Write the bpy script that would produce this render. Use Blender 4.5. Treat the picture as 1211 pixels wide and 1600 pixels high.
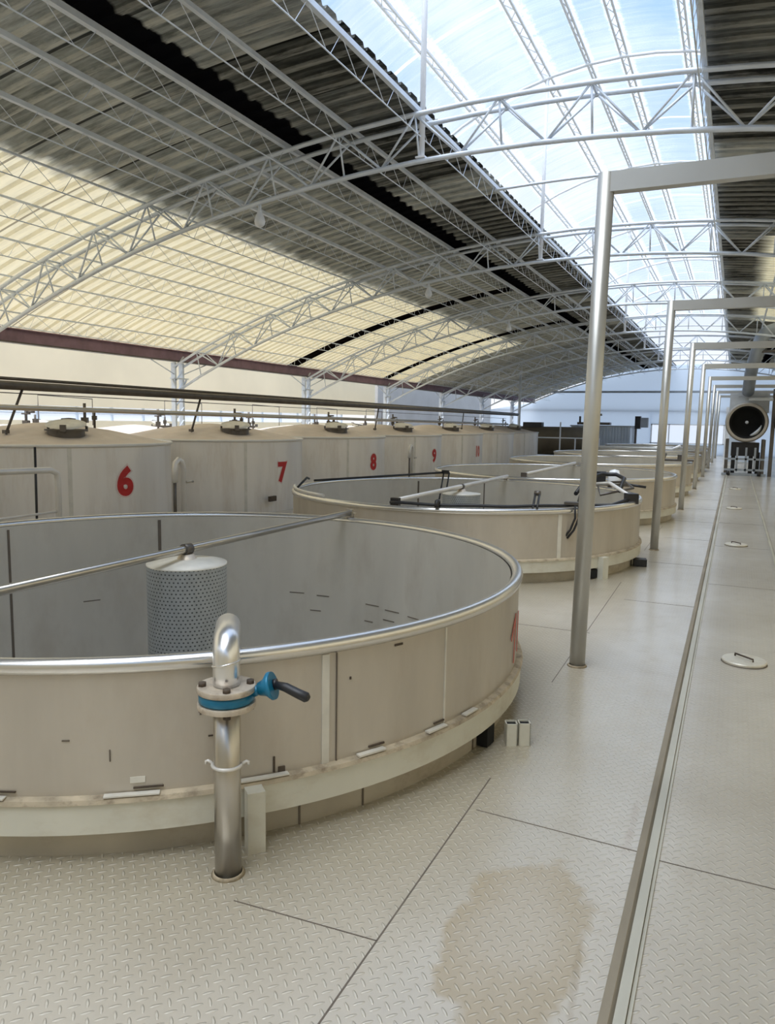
import bpy, bmesh, math, random
from mathutils import Vector, Matrix
random.seed(7)
PI = math.pi
for o in list(bpy.data.objects):
    bpy.data.objects.remove(o)
sc = bpy.context.scene
C = sc.collection

# ------------------------------------------------------------ camera
EYE = 1.821
F_PX = 1180.0
yaw, pitch, roll = 0.428, 0.12, -0.016
fwd = Vector((-math.sin(yaw)*math.cos(pitch), math.cos(yaw)*math.cos(pitch), -math.sin(pitch)))
right = Vector((math.cos(yaw), math.sin(yaw), 0))
down = fwd.cross(right)
r2 = math.cos(roll)*right + math.sin(roll)*down
d2 = -math.sin(roll)*right + math.cos(roll)*down
cam = bpy.data.cameras.new('camera')
cam.sensor_fit = 'VERTICAL'; cam.sensor_height = 36; cam.sensor_width = 27.2475
cam.lens = 36*F_PX/1600
cam.clip_end = 400; cam.clip_start = 0.05
camo = bpy.data.objects.new('camera', cam); C.objects.link(camo)
M = Matrix((( r2.x, -d2.x, -fwd.x, 0), (r2.y, -d2.y, -fwd.y, 0), (r2.z, -d2.z, -fwd.z, EYE), (0, 0, 0, 1)))
camo.matrix_world = M
sc.camera = camo

# ------------------------------------------------------------ exposure, sky, sun
sc.view_settings.view_transform = 'Standard'
sc.view_settings.look = 'None'
sc.view_settings.gamma = 1
sc.view_settings.use_curve_mapping = False
sc.view_settings.exposure = 0.12

w = bpy.data.worlds.new('sky'); sc.world = w; w.use_nodes = True
nt = w.node_tree; nt.nodes.clear()
def wn(t, **k):
    n = nt.nodes.new(t)
    for a, b in k.items(): setattr(n, a, b)
    return n
tc = wn('ShaderNodeTexCoord'); sx = wn('ShaderNodeSeparateXYZ')
nt.links.new(tc.outputs['Generated'], sx.inputs[0])
rp = wn('ShaderNodeValToRGB')
rp.color_ramp.elements[0].position = 0.0; rp.color_ramp.elements[0].color = (0.62, 0.60, 0.56, 1)
rp.color_ramp.elements[1].position = 1.0; rp.color_ramp.elements[1].color = (0.30, 0.52, 0.95, 1)
e = rp.color_ramp.elements.new(0.5); e.color = (0.92, 0.95, 1.0, 1)
e = rp.color_ramp.elements.new(0.72); e.color = (0.42, 0.65, 1.0, 1)
mp = wn('ShaderNodeMapRange'); mp.inputs[1].default_value = -1; mp.inputs[2].default_value = 1
nt.links.new(sx.outputs[2], mp.inputs[0]); nt.links.new(mp.outputs[0], rp.inputs[0])
ns = wn('ShaderNodeTexNoise'); ns.inputs['Scale'].default_value = 2.6; ns.inputs['Detail'].default_value = 5
nt.links.new(tc.outputs['Generated'], ns.inputs['Vector'])
cr = wn('ShaderNodeValToRGB'); cr.color_ramp.elements[0].position = 0.46; cr.color_ramp.elements[1].position = 0.66
nt.links.new(ns.outputs[0], cr.inputs[0])
mx = wn('ShaderNodeMix', data_type='RGBA')
nt.links.new(cr.outputs[0], mx.inputs[0]); nt.links.new(rp.outputs[0], mx.inputs[6]); mx.inputs[7].default_value = (0.95, 0.97, 1, 1)
bg = wn('ShaderNodeBackground'); bg.inputs[1].default_value = 1.0
nt.links.new(mx.outputs[2], bg.inputs[0])
wo = wn('ShaderNodeOutputWorld'); nt.links.new(bg.outputs[0], wo.inputs[0])

sun = bpy.data.lights.new('sun', 'SUN'); sun.energy = 4.3; sun.angle = math.radians(50); sun.color = (1, 0.97, 0.92)
suno = bpy.data.objects.new('sun', sun); C.objects.link(suno)
suno.rotation_euler = Vector((-0.12, -0.32, 1)).to_track_quat('Z', 'Y').to_euler()

# ------------------------------------------------------------ material helpers
MATS = {}
class NT:
    def __init__(s, name):
        s.m = bpy.data.materials.new(name); s.m.use_nodes = True; s.t = s.m.node_tree
        s.t.nodes.clear(); s.out = s.t.nodes.new('ShaderNodeOutputMaterial')
        MATS[name] = s.m
    def n(s, t, inp=None, **k):
        x = s.t.nodes.new(t)
        for a, b in k.items(): setattr(x, a, b)
        if inp:
            for a, b in inp.items():
                if isinstance(b, bpy.types.NodeSocket): s.t.links.new(b, x.inputs[a])
                else: x.inputs[a].default_value = b
        return x
    def math(s, op, a, b=0.0, c=0.0, clamp=False):
        x = s.n('ShaderNodeMath', {0: a, 1: b, 2: c}, operation=op); x.use_clamp = clamp
        return x.outputs[0]
    def ramp(s, v, stops):
        x = s.n('ShaderNodeValToRGB', {0: v}); e = x.color_ramp.elements
        while len(e) < len(stops): e.new(0.5)
        for i, (p, c) in enumerate(stops):
            e[i].position = p; e[i].color = (c, c, c, 1) if isinstance(c, (int, float)) else (*c, 1)
        return x.outputs[0]
    def mix(s, f, a, b, blend='MIX'):
        x = s.n('ShaderNodeMix', {0: f, 6: a if isinstance(a, bpy.types.NodeSocket) else (*a, 1), 7: b if isinstance(b, bpy.types.NodeSocket) else (*b, 1)}, data_type='RGBA', blend_type=blend)
        return x.outputs[2]
    def coord(s, kind='Object'):
        return s.n('ShaderNodeTexCoord').outputs[kind]
    def scale(s, v, sc3):
        return s.n('ShaderNodeMapping', {0: v, 3: sc3}).outputs[0]
    def noise(s, v, scale, detail=4, rough=0.55):
        return s.n('ShaderNodeTexNoise', {'Vector': v, 'Scale': scale, 'Detail': detail, 'Roughness': rough}).outputs[0]
    def bsdf(s, **k):
        b = s.n('ShaderNodeBsdfPrincipled')
        for a, v in k.items():
            a = a.replace('_', ' ')
            if isinstance(v, bpy.types.NodeSocket): s.t.links.new(v, b.inputs[a])
            elif isinstance(v, tuple): b.inputs[a].default_value = (*v, 1)
            else: b.inputs[a].default_value = v
        return b
    def end(s, sh):
        s.t.links.new(sh, s.out.inputs[0]); return s.m

def simple(name, col, metal=0.0, rough=0.5, var=0.12, nscale=3.0, stretch=(1, 1, 1), bump=0.0, dirt=None, dirt_amt=0.5):
    t = NT(name); v = t.scale(t.coord(), stretch)
    n1 = t.noise(v, nscale, 5)
    f = t.ramp(n1, [(0.3, 1-var), (0.7, 1+var*0.6)])
    c = t.mix(1.0, col, f, 'MULTIPLY')
    if dirt:
        n2 = t.noise(t.scale(t.coord(), (stretch[0]*0.6, stretch[1]*0.6, stretch[2])), nscale*2.3, 6, 0.65)
        c = t.mix(t.ramp(n2, [(0.5, 0.0), (0.72, dirt_amt)]), c, dirt)
    b = t.bsdf(Base_Color=c, Metallic=metal, Roughness=rough)
    if bump:
        bp = t.n('ShaderNodeBump', {'Strength': bump, 'Distance': 0.01, 'Height': n1})
        t.t.links.new(bp.outputs[0], b.inputs['Normal'])
    return t.end(b.outputs[0])

simple('tank_steel', (0.56, 0.508, 0.43), 0.35, 0.40, 0.15, 2.6, (1, 1, 0.25), 0, (0.42, 0.34, 0.25), 0.35)
simple('tank_inside', (0.66, 0.63, 0.565), 0.22, 0.28, 0.12, 1.6, (1, 1, 0.3), 0, (0.40, 0.34, 0.27), 0.3)
simple('closed_steel', (0.86, 0.82, 0.765), 0.25, 0.42, 0.12, 1.6, (1, 1, 0.12), 0, (0.50, 0.38, 0.26), 0.45)
simple('dusty_top', (0.72, 0.62, 0.52), 0.0, 0.7, 0.12, 2.0, (1, 1, 1), 0, (0.55, 0.42, 0.30), 0.4)
simple('band_paint', (0.70, 0.68, 0.58), 0.1, 0.5, 0.08, 2.5, (1, 1, 1), 0, (0.48, 0.40, 0.28), 0.45)
simple('ledge_grime', (0.50, 0.42, 0.30), 0.0, 0.8, 0.3, 9, (1, 1, 1), 0.4, (0.16, 0.12, 0.08), 0.8)
simple('base_steel', (0.50, 0.45, 0.36), 0.2, 0.5, 0.18, 2.5, (1, 1, 1), 0, (0.28, 0.21, 0.13), 0.6)
simple('rim_steel', (0.74, 0.72, 0.68), 0.85, 0.24, 0.05)
simple('pipe_steel', (0.55, 0.52, 0.47), 0.9, 0.28, 0.08, 4, (1, 1, 0.3))
simple('bright_steel', (0.85, 0.85, 0.85), 0.9, 0.28, 0.05)
simple('post_steel', (0.56, 0.55, 0.51), 0.6, 0.38, 0.06, 2.0)
simple('truss_paint', (0.76, 0.82, 0.90), 0.25, 0.45, 0.10, 5)
simple('white_steel', (0.90, 0.92, 0.95), 0.1, 0.5, 0.05, 5)
simple('beam_paint', (0.27, 0.17, 0.22), 0.1, 0.55, 0.25, 3, (1, 1, 1))
simple('dark_steel', (0.13, 0.115, 0.10), 0.5, 0.4, 0.2, 5)
simple('black_rubber', (0.018, 0.018, 0.02), 0.0, 0.45, 0.1)
simple('black_void', (0.010, 0.010, 0.010), 0.0, 0.9, 0.1)
simple('valve_blue', (0.01, 0.17, 0.30), 0.1, 0.3, 0.2, 14)
simple('flange_steel', (0.62, 0.54, 0.44), 0.4, 0.45, 0.25, 14, (1, 1, 1), 0, (0.25, 0.16, 0.10), 0.6)
simple('bolt_rust', (0.10, 0.075, 0.055), 0.4, 0.6, 0.3, 20)
simple('number_red', (0.52, 0.02, 0.02), 0.0, 0.5, 0.15, 8)
simple('number_red_worn', (0.62, 0.17, 0.13), 0.0, 0.6, 0.3, 14)
simple('number_halo', (0.80, 0.66, 0.60), 0.0, 0.6, 0.05, 8)
simple('seam_light', (0.74, 0.71, 0.63), 0.2, 0.5, 0.15, 6)
simple('seam_dark', (0.17, 0.14, 0.11), 0.2, 0.6, 0.2, 6)
simple('cream_wall', (0.96, 0.85, 0.62), 0.0, 0.8, 0.06, 0.5)
simple('grey_wall', (0.50, 0.50, 0.50), 0.1, 0.7, 0.10, 0.8)
simple('blue_white_wall', (0.70, 0.80, 0.92), 0.0, 0.7, 0.04, 0.5)
simple('container_blue', (0.62, 0.70, 0.80), 0.2, 0.5, 0.12, 1.5)
simple('vessel_brown', (0.16, 0.13, 0.085), 0.1, 0.6, 0.3, 1.2)
simple('machine_grey', (0.58, 0.61, 0.64), 0.3, 0.45, 0.15, 2)
simple('machine_tan', (0.42, 0.38, 0.32), 0.2, 0.5, 0.2, 2)
simple('duct_grey', (0.36, 0.40, 0.45), 0.3, 0.45, 0.15, 2)
simple('rail_brown', (0.40, 0.35, 0.27), 0.3, 0.5, 0.25, 4, (1, 0.3, 1))
simple('rail_light', (0.60, 0.57, 0.47), 0.3, 0.4, 0.15, 4, (1, 0.3, 1))
simple('hatch_paint', (0.76, 0.72, 0.62), 0.2, 0.4, 0.08, 6, (1, 1, 1), 0, (0.48, 0.38, 0.25), 0.5)
simple('lamp_white', (0.85, 0.88, 0.92), 0.0, 0.3, 0.05)
simple('light_pipe', (0.78, 0.75, 0.70), 0.3, 0.4, 0.08)

# translucent pane of a window, seen as a bright frosted sheet
t = NT('frosted_pane')
a = t.n('ShaderNodeBsdfTranslucent', {0: (0.95, 0.97, 1, 1)}); b = t.n('ShaderNodeBsdfTransparent', {0: (0.95, 0.97, 1, 1)})
t.end(t.n('ShaderNodeMixShader', {0: 0.6, 1: a.outputs[0], 2: b.outputs[0]}).outputs[0])

t = NT('gable_sheet')
a = t.n('ShaderNodeBsdfTranslucent', {0: (0.88, 0.94, 1.0, 1)}); b = t.n('ShaderNodeBsdfDiffuse', {0: (0.86, 0.91, 0.97, 1)})
t.end(t.n('ShaderNodeMixShader', {0: 0.3, 1: a.outputs[0], 2: b.outputs[0]}).outputs[0])

# clear corrugated skylight sheet, milky with dust
t = NT('skylight_sheet')
uv = t.coord('UV')
big = t.noise(t.scale(uv, (0.25, 0.12, 1)), 1.6, 4, 0.5)
fine = t.noise(t.scale(uv, (0.5, 6, 1)), 2.0, 5, 0.6)
milky = t.math('ADD', t.ramp(big, [(0.40, 0.10), (0.68, 0.40)]), t.ramp(fine, [(0.45, 0.0), (0.75, 0.16)]), clamp=True)
SU = t.n('ShaderNodeSeparateXYZ', {0: uv}).outputs[0]
spk = t.ramp(t.noise(t.scale(uv, (6, 5, 1)), 2.0, 4, 0.7), [(0.35, 0.35), (0.6, 1.0)])
for sx_, wd_ in ((2.01, 0.24), (3.44, 0.26), (4.20, 0.12), (4.82, 0.18), (5.88, 0.16)):
    k = t.n('ShaderNodeMapRange', {0: t.math('ABSOLUTE', t.math('SUBTRACT', SU, sx_)), 1: wd_, 2: wd_*0.5, 3: 0.0, 4: 0.85}).outputs[0]
    milky = t.math('MAXIMUM', milky, t.math('MULTIPLY', k, spk))
# dusty laps across the sheets
fyl = t.math('FRACT', t.math('DIVIDE', t.n('ShaderNodeSeparateXYZ', {0: uv}).outputs[1], 3.01))
milky = t.math('MAXIMUM', milky, t.math('MULTIPLY', t.math('LESS_THAN', fyl, 0.03), 0.8))
tr = t.n('ShaderNodeBsdfTransparent', {0: (0.88, 0.94, 1, 1)})
tl = t.n('ShaderNodeBsdfTranslucent', {0: (0.96, 0.97, 1, 1)})
df = t.n('ShaderNodeBsdfDiffuse', {0: (0.86, 0.89, 0.93, 1)})
m1 = t.n('ShaderNodeMixShader', {0: 0.35, 1: tl.outputs[0], 2: df.outputs[0]})
t.end(t.n('ShaderNodeMixShader', {0: milky, 1: tr.outputs[0], 2: m1.outputs[0]}).outputs[0])

# old roof sheets: grey weathered, black with soot near the roof light, cream and partly translucent by the eave
t = NT('roof_sheet')
uv = t.coord('UV'); sep = t.n('ShaderNodeSeparateXYZ', {0: uv}); S, Y = sep.outputs[0], sep.outputs[1]
cell = t.n('ShaderNodeCombineXYZ', {0: t.math('FLOOR', t.math('DIVIDE', t.math('ADD', S, 0.35), 2.3)), 1: t.math('FLOOR', t.math('DIVIDE', Y, 1.12)), 2: 3.0})
rnd = t.n('ShaderNodeTexWhiteNoise', {0: cell.outputs[0]}, noise_dimensions='3D').outputs[0]
streak = t.noise(t.scale(uv, (0.7, 7.0, 1)), 2.0, 7, 0.7)
blot = t.noise(t.scale(uv, (0.8, 1.0, 1)), 1.1, 5, 0.6)
val = t.math('ADD', t.math('MULTIPLY', streak, 0.65), t.math('MULTIPLY', blot, 0.35))
grey = t.mix(t.ramp(val, [(0.38, 0.0), (0.62, 1.0)]), (0.23, 0.245, 0.235), (0.80, 0.84, 0.83))
grey = t.mix(t.math('MULTIPLY', rnd, 0.35), grey, (0.30, 0.31, 0.26))
lit_crest = t.math('FRACT', t.math('DIVIDE', t.math('ADD', Y, 2.0), 0.28))
lit_crest = t.math('MULTIPLY', t.math('GREATER_THAN', lit_crest, 0.64), t.math('LESS_THAN', lit_crest, 0.94))  # bounce light on the ribs, painted as paler crests
grey = t.mix(t.math('MULTIPLY', lit_crest, t.ramp(streak, [(0.38, 0.1), (0.55, 0.75)])), grey, (0.80, 0.79, 0.72))
# soot nearer the roof light
near = t.ramp(t.math('DIVIDE', S, 4.0), [(0.10, 0.92), (0.34, 0.80), (0.50, 0.35), (0.62, 0.0)])
soot = t.math('MULTIPLY', near, t.ramp(t.math('ADD', rnd, t.math('MULTIPLY', blot, 0.3)), [(0.30, 0.15), (0.52, 1.0)]))
grey = t.mix(soot, grey, t.mix(t.ramp(streak, [(0.45, 0.0), (0.68, 0.6)]), (0.012, 0.012, 0.010), (0.14, 0.14, 0.12)))
grey = t.mix(t.math('MULTIPLY', t.math('MULTIPLY', soot, lit_crest), t.ramp(streak, [(0.40, 0.05), (0.55, 0.55)])), grey, (0.50, 0.50, 0.46))
# ragged black band running the length of the roof
wob = t.math('MULTIPLY', t.math('SUBTRACT', t.noise(t.scale(uv, (0, 3, 1)), 1.0, 3), 0.5), 0.22)
bd = t.math('ABSOLUTE', t.math('SUBTRACT', t.math('ADD', S, wob), 1.76))
bandf = t.ramp(bd, [(0.16, 1.0), (0.20, 0.0)])
grey = t.mix(bandf, grey, (0.008, 0.008, 0.010))
# dark lap seams between sheets
fy = t.math('FRACT', t.math('DIVIDE', Y, 1.12))
seam = t.math('LESS_THAN', fy, 0.035)
grey = t.mix(t.math('MULTIPLY', seam, 0.8), grey, (0.01, 0.01, 0.01))
# cream tone towards the eave
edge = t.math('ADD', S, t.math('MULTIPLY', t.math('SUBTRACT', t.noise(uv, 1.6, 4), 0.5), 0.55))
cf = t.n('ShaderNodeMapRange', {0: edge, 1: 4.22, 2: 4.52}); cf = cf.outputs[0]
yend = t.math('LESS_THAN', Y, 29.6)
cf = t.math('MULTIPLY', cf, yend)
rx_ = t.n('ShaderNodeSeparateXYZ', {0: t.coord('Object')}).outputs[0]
lit_patch = t.math('MULTIPLY', t.math('MULTIPLY', t.math('GREATER_THAN', Y, 16.4), t.math('GREATER_THAN', 29.0, Y)), t.n('ShaderNodeMapRange', {0: t.math('ADD', rx_, t.math('MULTIPLY', blot, 0.3)), 1: 0.30, 2: 0.60}).outputs[0])  # patch of light on the right roof, painted into the sheet colour
cf = t.math('MAXIMUM', cf, lit_patch)
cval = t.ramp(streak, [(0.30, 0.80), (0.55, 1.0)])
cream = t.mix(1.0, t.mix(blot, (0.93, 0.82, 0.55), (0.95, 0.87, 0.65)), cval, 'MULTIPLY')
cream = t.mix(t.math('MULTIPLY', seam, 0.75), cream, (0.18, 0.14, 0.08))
# open laps across the roof
g1 = t.math('LESS_THAN', t.math('ABSOLUTE', t.math('SUBTRACT', Y, 19.9)), 0.32)
g2 = t.math('LESS_THAN', t.math('ABSOLUTE', t.math('SUBTRACT', Y, 26.6)), 0.17)
gg = t.math('MULTIPLY', t.math('MAXIMUM', g1, g2), t.math('GREATER_THAN', S, 2.0))
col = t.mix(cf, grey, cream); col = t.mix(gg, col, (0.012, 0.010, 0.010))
dfm = t.n('ShaderNodeBsdfDiffuse', {0: col, 1: 0.6}); tlm = t.n('ShaderNodeBsdfTranslucent', {0: col})
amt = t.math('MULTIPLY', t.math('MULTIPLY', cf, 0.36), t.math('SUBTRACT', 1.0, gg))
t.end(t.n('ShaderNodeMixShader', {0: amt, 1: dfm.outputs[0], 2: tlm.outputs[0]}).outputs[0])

# raised-tread steel floor plate painted cream
t = NT('floor_plate')
ob = t.coord('Object'); sp = t.n('ShaderNodeSeparateXYZ', {0: ob}); X, Yf = sp.outputs[0], sp.outputs[1]
cs = 0.040
u = t.math('DIVIDE', t.math('ADD', X, Yf), cs*1.414); v = t.math('DIVIDE', t.math('SUBTRACT', X, Yf), cs*1.414)
fu = t.math('SUBTRACT', t.math('FRACT', u), 0.5); fv = t.math('SUBTRACT', t.math('FRACT', v), 0.5)
par = t.math('MODULO', t.math('ABSOLUTE', t.math('ADD', t.math('FLOOR', u), t.math('FLOOR', v))), 2.0)
par = t.math('GREATER_THAN', par, 0.5)
def ell(a, b): return t.math('ADD', t.math('POWER', t.math('DIVIDE', a, 0.52), 2.0), t.math('POWER', t.math('DIVIDE', b, 0.15), 2.0))
e1, e2 = ell(fu, fv), ell(fv, fu)
ee = t.math('ADD', t.math('MULTIPLY', e1, par), t.math('MULTIPLY', e2, t.math('SUBTRACT', 1.0, par)))
tread = t.n('ShaderNodeMapRange', {0: ee, 1: 1.0, 2: 0.25}).outputs[0]
n1 = t.noise(ob, 0.55, 5, 0.6); n2 = t.noise(ob, 5.0, 6, 0.7)
c = t.mix(t.ramp(n1, [(0.35, 0.0), (0.68, 1.0)]), (0.51, 0.455, 0.37), (0.66, 0.61, 0.525))
c = t.mix(t.ramp(n2, [(0.55, 0.0), (0.78, 0.35)]), c, (0.42, 0.34, 0.24))
# darker tan towards the tanks
dsum = None
for (tx, ty, rr) in [(-3.59, 4.22, 2.37), (-3.51, 10.31, 2.37), (-3.43, 15.75, 2.37)]:
    d = t.math('SQRT', t.math('ADD', t.math('POWER', t.math('SUBTRACT', X, tx), 2.0), t.math('POWER', t.math('SUBTRACT', Yf, ty), 2.0)))
    k = t.n('ShaderNodeMapRange', {0: t.math('ADD', d, t.math('MULTIPLY', t.math('SUBTRACT', n2, 0.5), 0.35)), 1: rr+1.15, 2: rr}).outputs[0]
    dsum = k if dsum is None else t.math('MAXIMUM', dsum, k)
c = t.mix(t.math('MULTIPLY', dsum, 0.72), c, (0.33, 0.285, 0.19))
# brown footprint stain in the foreground
sd = t.math('SQRT', t.math('ADD', t.math('POWER', t.math('DIVIDE', t.math('SUBTRACT', X, -0.60), 0.26), 2.0), t.math('POWER', t.math('DIVIDE', t.math('SUBTRACT', Yf, 2.50), 0.52), 2.0)))
sd = t.math('ADD', sd, t.math('MULTIPLY', t.math('SUBTRACT', t.noise(ob, 6.0, 4, 0.6), 0.5), 0.8))
st = t.ramp(sd, [(0.35, 0.50), (0.85, 0.78), (1.2, 0.0)])
c = t.mix(st, c, (0.42, 0.33, 0.20))
s3 = t.math('ADD', t.math('POWER', t.math('DIVIDE', t.math('SUBTRACT', X, -0.315), 0.05), 2.0), t.math('POWER', t.math('DIVIDE', t.math('SUBTRACT', Yf, 3.4), 0.7), 2.0))
s3 = t.math('ADD', s3, t.math('MULTIPLY', n2, 1.6))
c = t.mix(t.ramp(s3, [(0.7, 0.45), (1.0, 0.0)]), c, (0.36, 0.26, 0.18))
# brown dried run along the worn tread, right of the stain
s4 = t.math('ADD', t.math('POWER', t.math('DIVIDE', t.math('SUBTRACT', X, t.math('ADD', -0.37, t.math('MULTIPLY', t.math('SUBTRACT', Yf, 2.4), -0.10))), 0.035), 2.0), t.math('POWER', t.math('DIVIDE', t.math('SUBTRACT', Yf, 2.35), 0.45), 2.0))
s4 = t.math('ADD', s4, t.math('MULTIPLY', n2, 1.5))
c = t.mix(t.ramp(s4, [(0.65, 0.6), (0.98, 0.0)]), c, (0.30, 0.22, 0.12))
c = t.mix(t.math('MULTIPLY', tread, 0.30), c, (0.86, 0.82, 0.72))
bp = t.n('ShaderNodeBump', {'Strength': 0.8, 'Distance': 0.005, 'Height': tread})
rg = t.ramp(n2, [(0.35, 0.28), (0.7, 0.42)])
b = t.bsdf(Base_Color=c, Metallic=0.12, Roughness=rg)
b.inputs['Specular IOR Level'].default_value = 0.6; b.inputs['Coat Weight'].default_value = 0.45; b.inputs['Coat Roughness'].default_value = 0.18
t.t.links.new(bp.outputs[0], b.inputs['Normal']); t.end(b.outputs[0])

# perforated sheet of the strainer drum
t = NT('perforated_sheet')
uv = t.coord('UV'); sp = t.n('ShaderNodeSeparateXYZ', {0: uv}); pu, pv = sp.outputs[0], sp.outputs[1]
row = t.math('FLOOR', t.math('DIVIDE', pv, 0.026))
uu = t.math('ADD', t.math('DIVIDE', pu, 0.030), t.math('MULTIPLY', t.math('MODULO', t.math('ABSOLUTE', row), 2.0), 0.5))
hx = t.math('SUBTRACT', t.math('FRACT', uu), 0.5); hy = t.math('SUBTRACT', t.math('FRACT', t.math('DIVIDE', pv, 0.026)), 0.5)
hd = t.math('SQRT', t.math('ADD', t.math('POWER', hx, 2.0), t.math('POWER', hy, 2.0)))
hole = t.n('ShaderNodeMapRange', {0: hd, 1: 0.26, 2: 0.16}).outputs[0]
n1 = t.noise(t.scale(uv, (6, 2, 1)), 3, 5)
c = t.mix(hole, t.mix(n1, (0.40, 0.43, 0.45), (0.62, 0.65, 0.67)), (0.10, 0.11, 0.12))
b = t.bsdf(Base_Color=c, Metallic=0.6, Roughness=0.4); t.end(b.outputs[0])

# ------------------------------------------------------------ mesh helpers
class MB:
    def __init__(s): s.v = []; s.f = []; s.sm = []; s.uv = {}
    def add(s, vs, fs, smooth=False, uvs=None):
        k = len(s.v); s.v += [tuple(p) for p in vs]
        for i, f in enumerate(fs):
            if uvs: s.uv[len(s.f)] = uvs[i]
            s.f.append([a+k for a in f]); s.sm.append(smooth)
    def box(s, c, d, rz=0.0, mat=None):
        hx, hy, hz = d[0]/2, d[1]/2, d[2]/2
        R = mat or Matrix.Rotation(rz, 3, 'Z'); c = Vector(c)
        vs = [c + R @ Vector((x*hx, y*hy, z*hz)) for x in (-1, 1) for y in (-1, 1) for z in (-1, 1)]
        s.add(vs, [(0, 1, 3, 2), (4, 6, 7, 5), (0, 4, 5, 1), (2, 3, 7, 6), (0, 2, 6, 4), (1, 5, 7, 3)]); return s
    def bar(s, p, q, wd, h, up=(0, 0, 1)):
        p, q = Vector(p), Vector(q); z = (q-p); L = z.length; z.normalize()
        u = Vector(up)
        if abs(z.dot(u)) > 0.98: u = Vector((0, 1, 0))
        x = z.cross(u).normalized(); y = x.cross(z)
        R = Matrix((x, z, y)).transposed()
        return s.box((p+q)/2, (wd, L, h), mat=R)
    def tube(s, pts, r, n=10, cap=True, closed=False):
        pts = [Vector(p) for p in pts]; m = len(pts)
        rs = r if isinstance(r, (list, tuple)) else [r]*m
        tan = []
        for i in range(m):
            if closed: a, b = pts[(i-1) % m], pts[(i+1) % m]
            else: a, b = pts[max(i-1, 0)], pts[min(i+1, m-1)]
            tan.append((b-a).normalized())
        u = Vector((0, 0, 1)) if abs(tan[0].z) < 0.9 else Vector((1, 0, 0))
        nrm = (u - tan[0]*u.dot(tan[0])).normalized(); vs = []
        for i in range(m):
            nrm = (nrm - tan[i]*nrm.dot(tan[i])).normalized(); bn = tan[i].cross(nrm)
            for k in range(n):
                a = 2*PI*k/n; vs.append(pts[i] + (nrm*math.cos(a) + bn*math.sin(a))*rs[i])
        fs = []
        for i in range(m if closed else m-1):
            j = (i+1) % m
            for k in range(n):
                fs.append((i*n+k, i*n+(k+1) % n, j*n+(k+1) % n, j*n+k))
        s.add(vs, fs, n > 5)
        if cap and not closed:
            k0 = len(s.v)-len(vs)
            s.f.append([k0+k for k in reversed(range(n))]); s.sm.append(False)
            s.f.append([k0+(m-1)*n+k for k in range(n)]); s.sm.append(False)
        return s
    def lathe(s, prof, c=(0, 0, 0), n=48, a0=0.0, a1=2*PI, smooth=True, uvscale=None):
        full = abs(a1-a0-2*PI) < 1e-6; m = n if full else n+1; c = Vector(c); vs = []
        for i in range(m):
            a = a0+(a1-a0)*i/n
            for (r, z) in prof: vs.append(c+Vector((r*math.cos(a), r*math.sin(a), z)))
        p = len(prof); fs = []; uvs = []
        for i in range(n):
            j = (i+1) % m
            for k in range(p-1):
                fs.append((i*p+k, j*p+k, j*p+k+1, i*p+k+1))
                ua, ub = (a1-a0)*i/n*prof[0][0], (a1-a0)*(i+1)/n*prof[0][0]
                uvs.append([(ua, prof[k][1]), (ub, prof[k][1]), (ub, prof[k+1][1]), (ua, prof[k+1][1])])
        s.add(vs, fs, smooth, uvs if uvscale else None); return s
    def disc(s, c, r, z=0, n=32, axis=None):
        s.tube([Vector(c), Vector(c)+Vector(axis or (0, 0, 0.01))], r, n); return s
    def build(s, name, mat, parent=None):
        me = bpy.data.meshes.new(name); me.from_pydata(s.v, [], s.f); me.materials.append(MATS[mat])
        me.polygons.foreach_set('use_smooth', s.sm)
        if s.uv:
            l = me.uv_layers.new(name='uv')
            for fi, us in s.uv.items():
                for li, q in zip(me.polygons[fi].loop_indices, us): l.data[li].uv = q
        me.update()
        o = bpy.data.objects.new(name, me); C.objects.link(o)
        if parent: o.parent = parent
        return o
def sharp(o, ang=40):
    """keep creases of swept parts crisp"""
    me = o.data; bm = bmesh.new(); bm.from_mesh(me)
    for e in bm.edges:
        if len(e.link_faces) == 2 and e.calc_face_angle(0) > math.radians(ang): e.smooth = False
    bm.to_mesh(me); bm.free(); return o
def tag(o, label, cat, group=None, kind=None):
    o['label'] = label; o['category'] = cat
    if group: o['group'] = group
    if kind: o['kind'] = kind
    return o
def struct(o): o['kind'] = 'structure'; return o
def empty(name, loc=(0, 0, 0), rz=0.0):
    o = bpy.data.objects.new(name, None); o.location = loc; o.rotation_euler = (0, 0, rz); o.empty_display_size = 0.1
    C.objects.link(o); return o
def dup(root, loc, rz=0.0):
    def cp(o, par):
        c = o.copy(); C.objects.link(c)
        if par: c.parent = par
        for ch in list(o.children):
            if ch.name in src: cp(ch, c)
        return c
    src = set()
    def walk(o):
        for ch in o.children: src.add(ch.name); walk(ch)
    walk(root)
    r = cp(root, None); r.location = loc; r.rotation_euler = (0, 0, rz)
    return r
ORD = ['first', 'second', 'third', 'fourth', 'fifth', 'sixth', 'seventh', 'eighth', 'ninth', 'tenth', 'eleventh', 'twelfth', 'thirteenth']

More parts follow.
